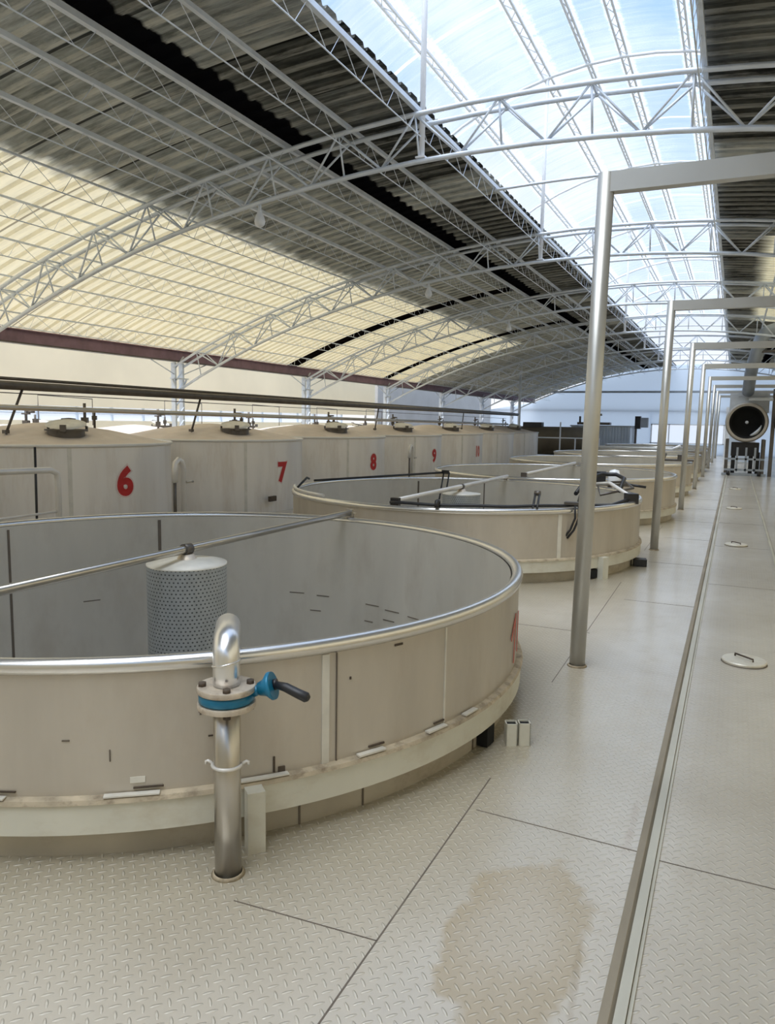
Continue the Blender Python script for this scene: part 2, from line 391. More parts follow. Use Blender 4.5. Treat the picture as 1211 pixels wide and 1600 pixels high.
# ------------------------------------------------------------ the hall
CX, UZ, UR = -2.23, -17.25, 22.63            # arch of the top chords
LX, LZ, LR = -2.50, -15.98, 20.88            # arch of the bottom chords
XL, XR = -12.30, 7.84
SKL, SKR = -3.60, -0.52                      # roof light opening
def zu(x, off=0.0): return UZ + math.sqrt((UR+off)**2 - (x-CX)**2)
def zl(x): return LZ + math.sqrt(LR**2 - (x-LX)**2)
Y0, Y1 = -2.0, 50.5
TY = [8.64+6.02*i for i in range(7)]
OPEN = [(-3.59, 4.22), (-3.51, 10.31), (-3.43, 15.75), (-3.43, 21.6), (-3.43, 27.4), (-3.43, 33.2), (-3.43, 39.0)]
CLOSED_X, CLOSED_Y, CLOSED_R = -10.1, [4.6+4.2*i for i in range(8)], 1.95

# floor plate with round openings for the open vats
bm = bmesh.new()
def loop(pts):
    vs = [bm.verts.new(p) for p in pts]
    for i in range(len(vs)): bm.edges.new((vs[i], vs[(i+1) % len(vs)]))
loop([(-20, -3, 0), (8.5, -3, 0), (8.5, 51, 0), (-20, 51, 0)])
for (x, y) in OPEN: loop([(x+2.38*math.cos(a*PI/60), y+2.38*math.sin(a*PI/60), 0) for a in range(120)])
bmesh.ops.triangle_fill(bm, use_beauty=True, use_dissolve=False, edges=bm.edges[:])
for f in bm.faces:
    if f.normal.z < 0: f.normal_flip()
me = bpy.data.meshes.new('floor'); bm.to_mesh(me); bm.free(); me.materials.append(MATS['floor_plate'])
floor = bpy.data.objects.new('floor', me); C.objects.link(floor); struct(floor)
# joints between the plates
j = MB()
def seam(p, q, wd=0.006): j.bar((p[0], p[1], 0.0008), (q[0], q[1], 0.0008), wd, 0.0016)
seam((-1.035, -2), (-1.035, 3.6)); seam((-1.07, 5.2), (-1.10, 9.0), 0.005); seam((-1.10, 11.5), (-1.10, 14.5), 0.005)
seam((-1.62, 2.20), (-1.035, 2.235), 0.005); seam((-1.0, 3.26), (-0.27, 3.23), 0.005); seam((-0.18, 3.2), (0.6, 3.19), 0.005)
seam((-1.75, 6.62), (-1.05, 6.62), 0.005)
for k in range(2, 9): seam((-0.95, 3.2+k*2.45), (-0.27, 3.2+k*2.45), 0.006); seam((-0.18, 3.2+k*3.1), (0.59, 3.2+k*3.1), 0.006)
o = j.build('trim_1', 'seam_dark'); struct(o)

# floor rails
r = MB(); r.add([(-0.270, -2, 0), (-0.270, 50, 0), (-0.238, 50, 0.022), (-0.238, -2, 0.022), (-0.225, -2, 0.004), (-0.225, 50, 0.004)], [(0, 3, 2, 1), (3, 4, 5, 2)])
a = empty('floor_rail', (0, 0, 0)); r.build('rail_flank', 'rail_brown', a)['label'] = 'brown scuffed flank of the rail'
MB().box((-0.207, 24, 0.011), (0.034, 52, 0.024)).box((-0.182, 24, 0.005), (0.012, 52, 0.010)).build('rail_head', 'rail_light', a)
tag(a, 'long low floor rail running down the aisle left of the round hatches', 'rail')
a = empty('floor_rail', (0.60, 0, 0)); MB().box((0, 24, 0.009), (0.028, 52, 0.018)).build('rail_head', 'rail_light', a)
MB().box((0.024, 24, 0.004), (0.014, 52, 0.008)).build('rail_flank', 'rail_brown', a)
tag(a, 'thin floor rail at the right edge running to the drum machine', 'rail')

# corrugated roof sheets
def roof_sheet(name, xa, xb, cx, cz, R, ya, yb, mat, pitch=0.28, h=0.045, na=26, s0=None):
    m = MB(); aa, ab = math.asin((xa-cx)/R), math.asin((xb-cx)/R)
    prof = []; y = ya
    while y < yb-1e-3:
        prof += [(y, 0), (y+pitch*0.60, 0), (y+pitch*0.68, h), (y+pitch*0.90, h)]
        y += pitch
    prof.append((yb, 0)); p = len(prof); vs = []; uvv = []
    for i in range(na+1):
        a = aa+(ab-aa)*i/na; sref = (a-(s0 if s0 is not None else aa))*R
        for (yy, hh) in prof:
            rr = R-hh; vs.append((cx+rr*math.sin(a), yy, cz+rr*math.cos(a))); uvv.append((abs(sref), yy))
    fs, us = [], []
    for i in range(na):
        for k in range(p-1):
            q = (i*p+k, (i+1)*p+k, (i+1)*p+k+1, i*p+k+1); fs.append(q); us.append([uvv[z] for z in q])
    m.add(vs, fs, False, us); return m.build(name, mat)
ROFF = 0.20
RR, RZ = 25.0, -19.42
aL = math.asin((SKL-CX)/RR); aR = math.asin((SKR-CX)/RR)
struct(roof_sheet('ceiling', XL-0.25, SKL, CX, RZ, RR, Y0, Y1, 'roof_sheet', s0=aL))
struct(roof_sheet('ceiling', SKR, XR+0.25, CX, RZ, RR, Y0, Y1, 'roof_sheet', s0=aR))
# raised vaulted roof light
MX, MR, MZ = -2.23, 6.2, 8.32-6.2
def zm(x): return MZ+math.sqrt(MR*MR-(x-MX)**2)
struct(roof_sheet('ceiling', -6.6, 2.1, MX, MZ, MR+0.12, Y0-3, Y1, 'skylight_sheet', pitch=0.5, h=0.02, na=18))

# walls
w_ = MB().box((-19.0, 20.4, 0.84), (0.15, 46.8, 1.68)); w_.box((-19.0, 20.4, 3.71), (0.15, 46.8, 3.18)); struct(w_.build('wall_left', 'cream_wall'))
w_ = MB().box((-15.5, 41.6, 2.6), (0.15, 18.2, 5.2)); struct(w_.build('wall_left', 'grey_wall'))
struct(MB().box((8.6, 24, 1.7), (0.15, 54, 3.4)).build('wall_right', 'cream_wall'))
struct(MB().box((-5.2, -3.1, 2.2), (27.6, 0.15, 4.4)).build('wall_front', 'cream_wall'))
win = empty('window_1', (-19.0, 16.4, 1.9)); struct(win)
f = MB()
for k in range(27): f.box((0.0, -19.3+k*1.48, 0), (0.10, 0.05, 0.44))
f.box((0, 0, 0.0), (0.06, 38.6, 0.03)); f.build('window_frame', 'blue_white_wall', win); MB().box((0, 0, 0), (0.012, 38.6, 0.44)).build('pane', 'frosted_pane', win)
# far gable wall, cut to the arch
g = MB(); pts = [(-15.5, 50.6, 0), (9, 50.6, 0), (9, 50.6, 2.2), (XR, 50.6, zu(XR, ROFF))]
n_ = 20
for i in range(n_+1):
    x = XR+(XL-XR)*i/n_; pts.append((x, 50.6, zu(x, ROFF)))
pts.append((-15.5, 50.6, 3.0))
k = len(pts); vs = pts+[(p[0], 50.75, p[2]) for p in pts]
# wall above and beside the window band
g = MB()
g.box((-10.2, 50.68, 1.35), (10.6, 0.15, 2.7)); g.box((4.2, 50.68, 1.35), (9.6, 0.15, 2.7)); g.box((-2.75, 50.68, 0.35), (4.3, 0.15, 0.7)); g.box((-2.75, 50.68, 2.3), (4.3, 0.15, 0.8))
top = [(XL-3.2, 2.7), (9, 2.7)]+[(XR+(XL-XR)*i/n_, zu(XR+(XL-XR)*i/n_, ROFF)) for i in range(n_+1)]
nn = len(top); g.add([(x, 50.6, z) for x, z in top]+[(x, 50.75, z) for x, z in top], [list(range(nn)), [nn+i for i in reversed(range(nn))]]+[(i, (i+1) % nn, nn+(i+1) % nn, nn+i) for i in range(nn)])
struct(g.build('wall_back', 'gable_sheet'))
win = empty('window_2', (-2.75, 50.65, 1.3)); struct(win)
f = MB()
for k in range(5): f.box((-2.1+k*1.05, 0, 0), (0.07, 0.12, 1.2))
f.box((0, 0, 0.58), (4.3, 0.12, 0.06)); f.box((0, 0, -0.58), (4.3, 0.12, 0.06)); f.build('window_frame', 'white_steel', win)
MB().box((0, 0.03, 0), (4.2, 0.012, 1.2)).build('pane', 'frosted_pane', win)
o = MB().bar((-11.2, 50.4, 3.89), (5, 50.4, 3.89), 0.16, 0.13).build('tie_beam', 'duct_grey'); tag(o, 'long dark tie beam across the far gable wall', 'beam')

# ------------------------------------------------------------ roof structure
def arc_pts(xa, xb, fn, y, n=28): return [(xa+(xb-xa)*i/n, y, fn(xa+(xb-xa)*i/n)) for i in range(n+1)]
def truss(y):
    t = empty('roof_truss', (0, y, 0))
    for dy in (-0.16, 0.16):
        MB().tube([(p[0], dy, p[2]) for p in arc_pts(XL, XR, zu, 0)], 0.030, 8).build('top_chord', 'truss_paint', t)
    MB().tube([(p[0], 0, p[2]) for p in arc_pts(XL, XR, zl, 0)], 0.032, 8).build('bottom_chord', 'truss_paint', t)
    wb = MB(); x = SKL-8.0; tm = None
    while x < XR-1.0:
        if x > XL:
            for dy in (-0.16, 0.16):
                wb.tube([(x, dy, zu(x)), (x+0.5, 0, zl(x+0.5))], 0.014, 6)
                wb.tube([(x+0.5, 0, zl(x+0.5)), (x+1.0, dy, zu(x+1.0))], 0.014, 6)
            wb.tube([(x, -0.16, zu(x)), (x, 0, zl(x))], 0.013, 6)
            if tm is None: tm = MB().tube([(0, -0.16, 0), (0, 0.16, 0)], 0.015, 6).build('cross_tie', 'truss_paint', t)
            else: tm = tm.copy(); C.objects.link(tm)
            tm.location = (x, 0, zu(x))
        x += 1.0
    wb.build('web', 'truss_paint', t)
    return t
T = truss(TY[0])
NEARF = ['nearest blue-grey arched lattice roof truss, its bulb lamp closest to the camera', 'second arched lattice roof truss from the camera, crossing the tall post top', 'third arched lattice roof truss from the camera, at the wide black roof gap', 'fourth arched lattice roof truss from the camera, at the thin black roof gap',
 'fifth arched lattice roof truss, just past the end of the yellow roof sheets', 'sixth arched lattice roof truss, second to last before the far gable', 'farthest arched lattice roof truss, last before the far gable wall']
for i, y in enumerate(TY):
    o = T if i == 0 else dup(T, (0, y, 0)); tag(o, NEARF[i], 'roof truss', 'arched roof trusses')

# lattice joists along the hall
def joist(x, thick, drop=0.28, pitch=0.62, ya=Y0, yb=Y1-0.3):
    off = 0.085; sgn = -1 if x < CX else 1
    a = math.asin((x-CX)/UR)
    def at(rr): return (CX+rr*math.sin(a), UZ+rr*math.cos(a))
    xt, zt = at(UR+off); xb, zb = at(UR+off-drop)
    t = empty('roof_joist', (0, 0, 0))
    MB().bar((xt, ya, zt), (xt, yb, zt), thick, thick).build('top_chord', 'truss_paint', t)
    MB().tube([(xb, ya, zb), (xb, yb, zb)], 0.008, 6).build('bottom_chord', 'truss_paint', t)
    m = MB(); y = ya
    while y < yb-pitch:
        m.tube([(xt, y, zt), (xb, y+pitch*0.5, zb)], 0.0042, 4, cap=False); m.tube([(xb, y+pitch*0.62, zb), (xt, y+pitch, zt)], 0.0042, 4, cap=False); y += pitch
    m.build('lattice', 'truss_paint', t); return t
JL = [(SKL, 0.055, 'lattice joist along the left edge of the clear roof light'), (-4.50, 0.045, 'second lattice joist left of the clear roof light, under blackened sheets'), (-5.38, 0.06, 'lattice joist under the long black band in the left roof'),
      (-6.05, 0.05, 'first lattice joist down the slope from the black band'), (-6.84, 0.05, 'lattice joist in grey sheets just above where the yellow sheets start'), (-7.70, 0.035, 'highest lattice joist under the yellow roof sheets'),
      (-8.56, 0.035, 'second lattice joist down the yellow roof sheets'), (-9.45, 0.035, 'third lattice joist down the yellow roof sheets'), (-10.35, 0.035, 'fourth lattice joist down the yellow roof sheets'), (-11.3, 0.035, 'lowest lattice joist above the left eave beam')]
for x, th, lb in JL: tag(joist(x, th if x > -7 else 0.024), lb, 'joist', 'roof joists running down the hall')
JR = [(SKR, 0.055, 'lattice joist along the right edge of the clear roof light'), (0.6, 0.045, 'first lattice joist right of the roof light in the dark right roof'), (1.7, 0.045, 'second lattice joist right of the roof light in the dark right roof'), (2.9, 0.045, 'outermost lattice joist in the dark right roof')]
for x, th, lb in JR: tag(joist(x, th), lb, 'joist', 'roof joists running down the hall')
# thin tie arcs crossing the opening between the trusses
TIE = [11.65+6.02*i for i in range(6)]
for i, y in enumerate(TIE):
    o = MB().tube([(SKL+(SKR-SKL)*k/10, 0, zu(SKL+(SKR-SKL)*k/10)+0.02) for k in range(11)], 0.022, 8).build('tie_tube', 'truss_paint'); o.location = (0, y, 0)
    tag(o, 'thin curved tie tube spanning the roof light opening, %s from the camera' % ORD[i], 'tie tube', 'tie tubes across the roof light')
# raised roof light: rafters, purlins and poles
for i, (dx, lb, rr) in enumerate([(-2.72, 'leftmost white purlin under the raised clear roof', 0.05), (-1.37, 'white purlin of the raised roof standing on the tall poles', 0.055), (-0.62, 'thin white purlin right of the tall pole line under the raised roof', 0.025), (0.0, 'white purlin at the crown of the raised clear roof', 0.045), (1.05, 'rightmost white purlin in view under the raised clear roof', 0.035)]):
    x = MX+dx; z = zm(x)+0.03; t = empty('vault_purlin', (0, 0, 0))
    MB().bar((x-rr*1.2, Y0-3, z), (x-rr*1.2, Y1-0.3, z), 0.035, 0.035).build('chord', 'white_steel', t); MB().bar((x+rr*1.2, Y0-3, z), (x+rr*1.2, Y1-0.3, z), 0.035, 0.035).build('chord', 'white_steel', t)
    m = MB(); y = Y0
    while y < Y1-1: m.bar((x-rr*1.2, y, z), (x+rr*1.2, y+0.25, z), 0.012, 0.012); m.bar((x+rr*1.2, y+0.25, z), (x-rr*1.2, y+0.50, z), 0.012, 0.012); y += 0.50
    m.build('lattice', 'white_steel', t); tag(t, lb, 'purlin', 'purlins of the raised roof')
for i in range(9):
    y = 5.63+3.01*2*i/1.0 if False else 2.62+6.02*i
    if y > 46: break
    o = MB().tube([(-6.4+8.3*k/14, 0, zm(-6.4+8.3*k/14)-0.02) for k in range(15)], 0.028, 8).build('vault_rafter', 'white_steel'); o.location = (0, y, 0)
    tag(o, 'white curved rafter under the raised clear roof, %s from the camera' % ORD[i], 'rafter', 'rafters of the raised roof')
for i, y in enumerate(TY):
    zb_ = zl(SKL)+0.02
    t = empty('roof_pole', (SKL+0.02, y+0.02, zb_))
    MB().tube([(0, 0, 0), (0, 0, zm(SKL)-zb_)], 0.034, 10).build('pole', 'white_steel', t)
    MB().box((0, 0, 0.02), (0.12, 0.12, 0.02)).build('foot_plate', 'white_steel', t)
    tag(t, 'white vertical pole at the left of the roof light, rising from the %s truss' % (ORD[i] if i < 6 else 'farthest'), 'pole', 'poles holding up the raised roof')

# eave beam
t = empty('eave_beam', (XL, (Y0+Y1)/2, 0)); L = Y1-Y0-0.4
MB().box((0, 0, 3.29), (0.03, L, 0.24)).build('web_plate', 'beam_paint', t)
MB().box((0, 0, 3.405), (0.16, L, 0.018)).build('flange', 'beam_paint', t); o = MB().box((0.03, 0, 3.155), (0.17, L, 0.028)).build('flange', 'dark_steel', t); o['label'] = 'dark lower flange'
tag(t, 'long maroon steel eave beam along the left side below the roof', 'beam')

# columns
def column():
    t = empty('steel_column', (XL, 0, 0)); a = MB()
    for dy in (-0.14, 0.14): MB().box((0, dy, 1.56), (0.12, 0.055, 3.13)).build('leg', 'truss_paint', t)
    z = 0.3
    while z < 3.0: a.bar((0.062, -0.14, z), (0.062, 0.14, z+0.28), 0.012, 0.045, (1, 0, 0)); z += 0.3
    a.build('lacing', 'truss_paint', t)
    b = MB(); b.box((0.05, 0, 2.75), (0.14, 0.52, 0.03))
    for s in (-1, 1): b.bar((0.05, s*0.14, 2.55), (0.05, s*0.26, 2.74), 0.03, 0.03)
    b.build('bracket', 'truss_paint', t)
    for s in (-1, 1): MB().tube([(0.03, s*0.16, 2.85), (0.06, s*1.0, 3.14)], 0.014, 6).build('knee_brace', 'truss_paint', t)
    return t
col0 = column()
cl = ['nearest blue-grey laced steel column, behind the tanks marked six and seven', 'second laced steel column from the camera, behind the tanks marked seven and eight', 'third laced steel column from the camera, at the end of the cream wall', 'fourth laced steel column from the camera, nearest one before the grey wall', 'fifth laced steel column from the camera, before the grey wall', 'farthest laced steel column in front of the grey wall']
for i in range(6):
    o = col0 if i == 0 else dup(col0, (0, 0, 0)); o.location = (XL, TY[i+1], 0); tag(o, cl[i], 'column', 'steel columns under the eave beam')

# bulb lamps hung under the trusses
def lamp():
    t = empty('bulb_lamp', (0, 0, 0)); MB().tube([(0, 0, 0), (0, 0, -0.09)], 0.022, 10).build('socket', 'truss_paint', t)
    MB().lathe([(0.0, -0.29), (0.035, -0.285), (0.062, -0.26), (0.072, -0.22), (0.062, -0.17), (0.038, -0.12), (0.028, -0.08)], n=20).build('bulb', 'lamp_white', t); return t
l0 = lamp()
for i in range(3):
    o = l0 if i == 0 else dup(l0, (0, 0, 0)); o.location = (-5.85, TY[i], zl(-5.85)-0.02)
    tag(o, 'white bulb lamp hanging under the %s roof truss' % ['nearest', 'second', 'third'][i], 'lamp', 'bulb lamps under the trusses')

# ------------------------------------------------------------ portal frames beside the aisle
def frame():
    t = empty('portal_frame', (0, 0, 0))
    for x, px in ((-0.965, 0.058), (2.4, 0.058)):
        lean = 0.045 if x < 0 else 0
        MB().tube([(x-lean*0.35, 0, 0), (x+lean*0.65, 0, 3.565)], px, 24).build('post', 'post_steel', t)
        MB().lathe([(px+0.002, 0.0), (px+0.016, 0.0), (px+0.004, 0.014)], (x-lean*0.35, 0, 0), 24).build('base_weld', 'ledge_grime', t)
    MB().bar((-0.90, 0, 3.498), (2.35, 0, 3.498), 0.09, 0.135).build('crossbeam', 'post_steel', t); return t
f0 = frame()
fl = ['nearest tall grey portal frame beside the aisle, its post in front of the second vat', 'second grey portal frame from the camera, its post beside the second vat', 'third grey portal frame from the camera', 'fourth grey portal frame from the camera', 'fifth grey portal frame from the camera', 'sixth grey portal frame, far down the aisle', 'seventh grey portal frame, far down the aisle', 'farthest grey portal frame before the end wall']
for i in range(8):
    y = 5.66+5.95*i; o = f0 if i == 0 else dup(f0, (0, 0, 0)); o.location = (0, y, 0); tag(o, fl[i], 'frame', 'grey portal frames over the aisle')

# ------------------------------------------------------------ open vats
RO, IR = 2.43, 2.375
def cyl(az, r, z=0.0): a = math.radians(az); return Vector((r*math.cos(a), r*math.sin(a), z))
def strip(m, az, r, z0, z1, wd, th=0.006):
    a = math.radians(az); m.box((cyl(az, r, (z0+z1)/2)), (th, wd, z1-z0), a)
def vat(detail):
    t = empty('open_vat', (0, 0, 0)); n = 120
    MB().lathe([(RO, 0.27), (RO, 0.82)], n=n).build('outer_wall', 'tank_steel', t)
    MB().lathe([(IR, 0.82), (IR, -1.9)], n=n).build('inner_wall', 'tank_inside', t)
    MB().lathe([(0.0, -2.02), (IR, -1.9)], n=n).build('bottom', 'tank_inside', t)
    MB().tube([cyl(360*i/n, RO-0.012, 0.825) for i in range(n)], 0.036, 12, closed=True).build('rim', 'rim_steel', t)
    sharp(MB().lathe([(RO, 0.285), (RO+0.035, 0.280), (RO+0.042, 0.262), (RO+0.015, 0.258)], n=n).build('ledge', 'ledge_grime', t))
    sharp(MB().lathe([(RO, 0.262), (RO+0.030, 0.262), (RO+0.030, 0.130), (RO-0.04, 0.130)], n=n).build('belt', 'band_paint', t))
    MB().lathe([(RO-0.045, 0.16), (RO-0.045, -0.05)], n=n).build('plinth', 'base_steel', t)
    return t
VL = ['large open vat in the left foreground with a long pipe laid across it', 'second open vat, with black hoses and pipes on its rim, behind the nearest post', 'third open vat from the camera, with an empty clean rim and a pipe across it', 'fourth open vat from the camera', 'fifth open vat from the camera', 'sixth open vat from the camera', 'farthest open vat, near the blue container']
v0 = vat(True); VATS = []
for i, (x, y) in enumerate(OPEN):
    o = v0 if i == 0 else dup(v0, (0, 0, 0)); o.location = (x, y, 0); VATS.append(o); tag(o, VL[i], 'vat', 'open vats along the aisle')
V1, V2 = VATS[0], VATS[1]
# seams of the first vat
def strips(name, mat, par, items):
    for it in items: m = MB(); strip(m, *it); m.build(name, mat, par)
strips('weld_strip', 'seam_light', V1, [(-34.5, RO+0.002, 0.285, 0.79, 0.036), (-17.0, RO+0.002, 0.29, 0.79, 0.010)])
strips('weld_seam', 'seam_dark', V1, [(-33.2, RO+0.003, 0.285, 0.79, 0.005)]+[(az, RO-0.043, 0.0, 0.13, 0.008) for az in (-37, -29, -8)])
strips('inner_seam', 'seam_dark', V1, [(134, IR-0.003, -1.9, 0.79, 0.03), (168, IR-0.003, -1.9, 0.79, 0.02)])
# pale slivers put in as painted highlights along the ledge
for k, (az, wd, h) in enumerate([(-68, 0.20, 0.012), (-54, 0.22, 0.012), (-43, 0.18, 0.014), (-40, 0.10, 0.012), (-29, 0.15, 0.018), (-19, 0.14, 0.018), (-12, 0.12, 0.016)]):
    m = MB(); a = math.radians(az); m.box(cyl(az, RO+0.022, 0.286+h/4), (0.03, wd, h/2), a); m.build('ledge_highlight', 'seam_light', V1)
for az, z, wd, h in ((-66, 0.306, 0.10, 0.006), (-52.5, 0.306, 0.12, 0.006), (-28, 0.308, 0.09, 0.008), (-18, 0.308, 0.08, 0.008), (-40.2, 0.33, 0.008, 0.07), (-39.4, 0.302, 0.03, 0.025)):
    MB().box(cyl(az, RO+0.003, z), (0.008, wd, h), math.radians(az)).build('black_grime', 'bolt_rust', V1)
# scratches and smudges on the outside of the first vat
for az, z, wd, h, mt in ((-47.5, 0.62, 0.008, 0.05, 'seam_dark'), (-60, 0.52, 0.03, 0.006, 'seam_dark'), (-56, 0.45, 0.005, 0.05, 'seam_dark'), (-53.5, 0.34, 0.06, 0.025, 'seam_light'), (-31.5, 0.66, 0.008, 0.012, 'bolt_rust'), (-25, 0.77, 0.05, 0.010, 'bolt_rust'), (-46.2, 0.50, 0.05, 0.006, 'bolt_rust')):
    MB().box(cyl(az, RO+0.0015, z), (0.004, wd, h), math.radians(az)).build('scratch', mt, V1)
# dents on the inside of the first vat
for az, z, wd in ((100, 0.05, 0.16), (93, 0.04, 0.14), (79, 0.02, 0.16), (73, 0.00, 0.18), (66, -0.01, 0.17), (52, -0.02, 0.16), (43, -0.06, 0.12), (95, -0.12, 0.12), (80, -0.15, 0.10), (74, -0.10, 0.14), (52, -0.22, 0.12), (68, -0.34, 0.03), (68, -0.46, 0.03), (150, 0.02, 0.16), (176, -0.35, 0.10)):
    MB().box(cyl(az, IR-0.002, z), (0.006, wd, 0.009), math.radians(az)).build('weld_mark', 'seam_dark', V1)
# worn red strokes
m = MB()
def stroke(p0, p1, wd):
    (a0, z0), (a1, z1) = p0, p1; A, B = cyl(a0, RO+0.006, z0), cyl(a1, RO+0.006, z1); am = math.radians((a0+a1)/2)
    m.bar(A, B, wd, 0.004, (math.cos(am), math.sin(am), 0))
stroke((7.5, 0.63), (4.2, 0.50), 0.022); stroke((7.4, 0.64), (6.6, 0.33), 0.022); stroke((11.0, 0.62), (10.4, 0.36), 0.03)
m.build('red_marking', 'number_red_worn', V1)['label'] = 'worn red painted strokes'
# bracket stubs and feet
m = MB(); m.box(cyl(-42.6, RO+0.075, 0.135), (0.07, 0.075, 0.27), math.radians(-42.6)); m.build('foot_channel', 'band_paint', V1)
for px_, py_ in ((-1.055, 4.055), (-0.99, 4.095)):
    m = MB(); c_ = Vector((px_, py_, 0))-Vector((*OPEN[0], 0)); Rz = math.radians(25)
    for s, d in (((0.03, 0, 0), (0.006, 0.066, 0.13)), ((-0.03, 0, 0), (0.006, 0.066, 0.13)), ((0, 0.03, 0), (0.066, 0.006, 0.13)), ((0, -0.03, 0), (0.066, 0.006, 0.13))):
        R_ = Matrix.Rotation(Rz, 3, 'Z'); m.box(c_+R_ @ Vector(s)+Vector((0, 0, 0.065)), d, Rz)
    o = m.build('socket_stub', 'band_paint', V1); MB().box(c_+Vector((0, 0, 0.105)), (0.058, 0.058, 0.03), Rz).build('socket_shade', 'black_void', o)  # black block standing in for the shade inside the stub
MB().box(cyl(-5.5, RO-0.02, 0.06), (0.08, 0.10, 0.11), math.radians(-5.5)).build('drain_opening', 'black_void', V1)
# seams of the second vat and its feet
strips('weld_strip', 'seam_light', V2, [(-44, RO+0.002, 0.285, 0.79, 0.05)])
strips('inner_seam', 'seam_dark', V2, [(128, IR-0.003, -1.9, 0.79, 0.03), (100, IR-0.003, -1.9, 0.79, 0.02)])
m = MB(); m.box(cyl(-29, RO+0.06, 0.13), (0.09, 0.10, 0.26), math.radians(-29)); m.build('foot_channel', 'band_paint', V2)
MB().box(cyl(-33, RO-0.02, 0.06), (0.09, 0.26, 0.10), math.radians(-33)).build('drain_opening', 'black_void', V2)
m = MB(); m.box(cyl(-3, RO+0.06, 0.05), (0.16, 0.16, 0.09), 0.2); m.build('drain_valve', 'black_rubber', V2)

# pipe laid across the first vat
t = empty('cross_pipe', (-3.47, 1.85, 0.90))
MB().tube([(0.0, 0, 0), (0.0, 4.84, -0.0)], 0.029, 14).build('pipe', 'pipe_steel', t)
m = MB(); m.box((0, 4.84, 0.0), (0.075, 0.03, 0.075)); m.box((0.02, 4.88, -0.03), (0.05, 0.06, 0.05)); m.build('end_clip', 'pipe_steel', t)
tag(t, 'long steel pipe laid across the nearest open vat', 'pipe')
def drum(parent_loc, h):
    t = empty('strainer_drum', parent_loc)
    MB().lathe([(0.275, -h), (0.275, 0.0)], n=48, uvscale=1).build('perforated_shell', 'perforated_sheet', t)
    MB().lathe([(0.0, 0.035), (0.05, 0.030), (0.278, 0.0), (0.278, -0.012)], n=48).build('lid', 'seam_light', t)
    m = MB(); m.lathe([(0.075, 0.015), (0.05, 0.06), (0.0, 0.06)], n=20); m.build('boss', 'flange_steel', t)
    m = MB(); m.tube([(0, -0.036, 0.095), (0, 0.036, 0.095)], 0.040, 16); m.build('pipe_clip', 'dark_steel', t)
    return t
d = drum((-3.47, 4.20, 0.805), 2.75); tag(d, 'round perforated strainer drum hanging in the nearest open vat', 'strainer', 'strainer drums inside the vats')
t = empty('cross_pipe', (-3.55, 8.0, 0.90)); MB().tube([(0, 0, 0), (0, 4.75, 0)], 0.032, 12).build('pipe', 'light_pipe', t)
MB().box((0, 0.0, -0.01), (0.10, 0.07, 0.09)).build('end_clip', 'black_rubber', t); tag(t, 'pale pipe laid across the second vat, ending at a black clip on its rim', 'pipe')
d = dup(d, (-3.55, 10.35, 0.80)); tag(d, 'strainer drum hanging in the second open vat', 'strainer', 'strainer drums inside the vats')
t = empty('cross_pipe', (-3.42, 13.4, 0.90)); MB().tube([(0, 0, 0), (0, 4.8, 0)], 0.032, 12).build('pipe', 'light_pipe', t)
MB().box((0, 0, -0.01), (0.10, 0.07, 0.09)).build('end_clip', 'dark_steel', t); tag(t, 'pale pipe laid across the third vat', 'pipe')

# fittings on the second vat
vx, vy = OPEN[1]
def rimpt(az, z=0.875, dr=0.0): return Vector((vx, vy, 0))+cyl(az, RO+dr, z)
o = MB().tube([(-5.80, 10.0, 0.90), (-4.55, 12.30, 0.95)], 0.018, 8).build('black_pipe', 'black_rubber'); tag(o, 'straight black pipe resting on the back rim of the second vat', 'pipe')
t = empty('pipe_stay', (-4.55, 12.30, 0.95)); MB().tube([(0, 0, 0), (0.03, -0.3, -0.5)], 0.014, 8).build('rod', 'black_rubber', t); MB().tube([(0.09, 0.03, 0), (0.12, -0.27, -0.5)], 0.014, 8).build('rod', 'black_rubber', t)
MB().box((0.03, 0.0, 0.01), (0.12, 0.06, 0.06)).build('clip', 'black_rubber', t); tag(t, 'pair of dark stay rods dropping inside the back rim of the second vat', 'rod')
o = MB().tube([rimpt(-92+k*3.0, 0.885+0.004*math.sin(k), -0.06) for k in range(21)], 0.018, 8).build('black_hose', 'black_rubber'); tag(o, 'black hose lying along the near rim of the second vat', 'hose')
o = MB().tube([rimpt(-118-k*4.0, 0.885, -0.05+0.004*k) for k in range(10)], 0.020, 8).build('pale_hose', 'light_pipe'); tag(o, 'pale hose along the left rim of the second vat', 'hose')
o = MB().tube([rimpt(-150, 0.86, -0.05), rimpt(-160, 0.98, -0.15), rimpt(-168, 0.94, -0.10)], 0.016, 8).build('black_hose', 'black_rubber'); tag(o, 'short black hose end at the far left tip of the second vat', 'hose')
o = MB().tube([rimpt(-78, 0.86, 0.05), rimpt(-78, 0.93, 0.03), rimpt(-78, 0.93, -0.06), rimpt(-78, 0.86, -0.09)], 0.026, 8).build('rim_hook', 'black_rubber'); tag(o, 'black hook gripping the near rim of the second vat', 'hook')
t = empty('lever_rods', tuple(rimpt(-52, 0.87, -0.03)))
for dx in (0.0, 0.05): MB().tube([(dx, 0, 0), (dx-0.06, 0.35, 0.13)], 0.013, 8).build('rod', 'black_rubber', t)
MB().tube([(-0.07, 0.35, 0.135), (0.0, 0.35, 0.135)], 0.03, 10).build('knob', 'dark_steel', t); tag(t, 'two short dark rods leaning up from the near rim of the second vat', 'rod')
t = empty('hanging_hose', tuple(rimpt(-40, 0.87, 0.03)))
for dx in (0.0, 0.04): MB().tube([(dx, 0.05, 0.03), (dx+0.01, -0.01, 0.0), (dx+0.02, -0.03, -0.12), (dx-0.03, -0.03, -0.26), (dx-0.10, -0.03, -0.36)], 0.013, 8).build('hose', 'black_rubber', t)
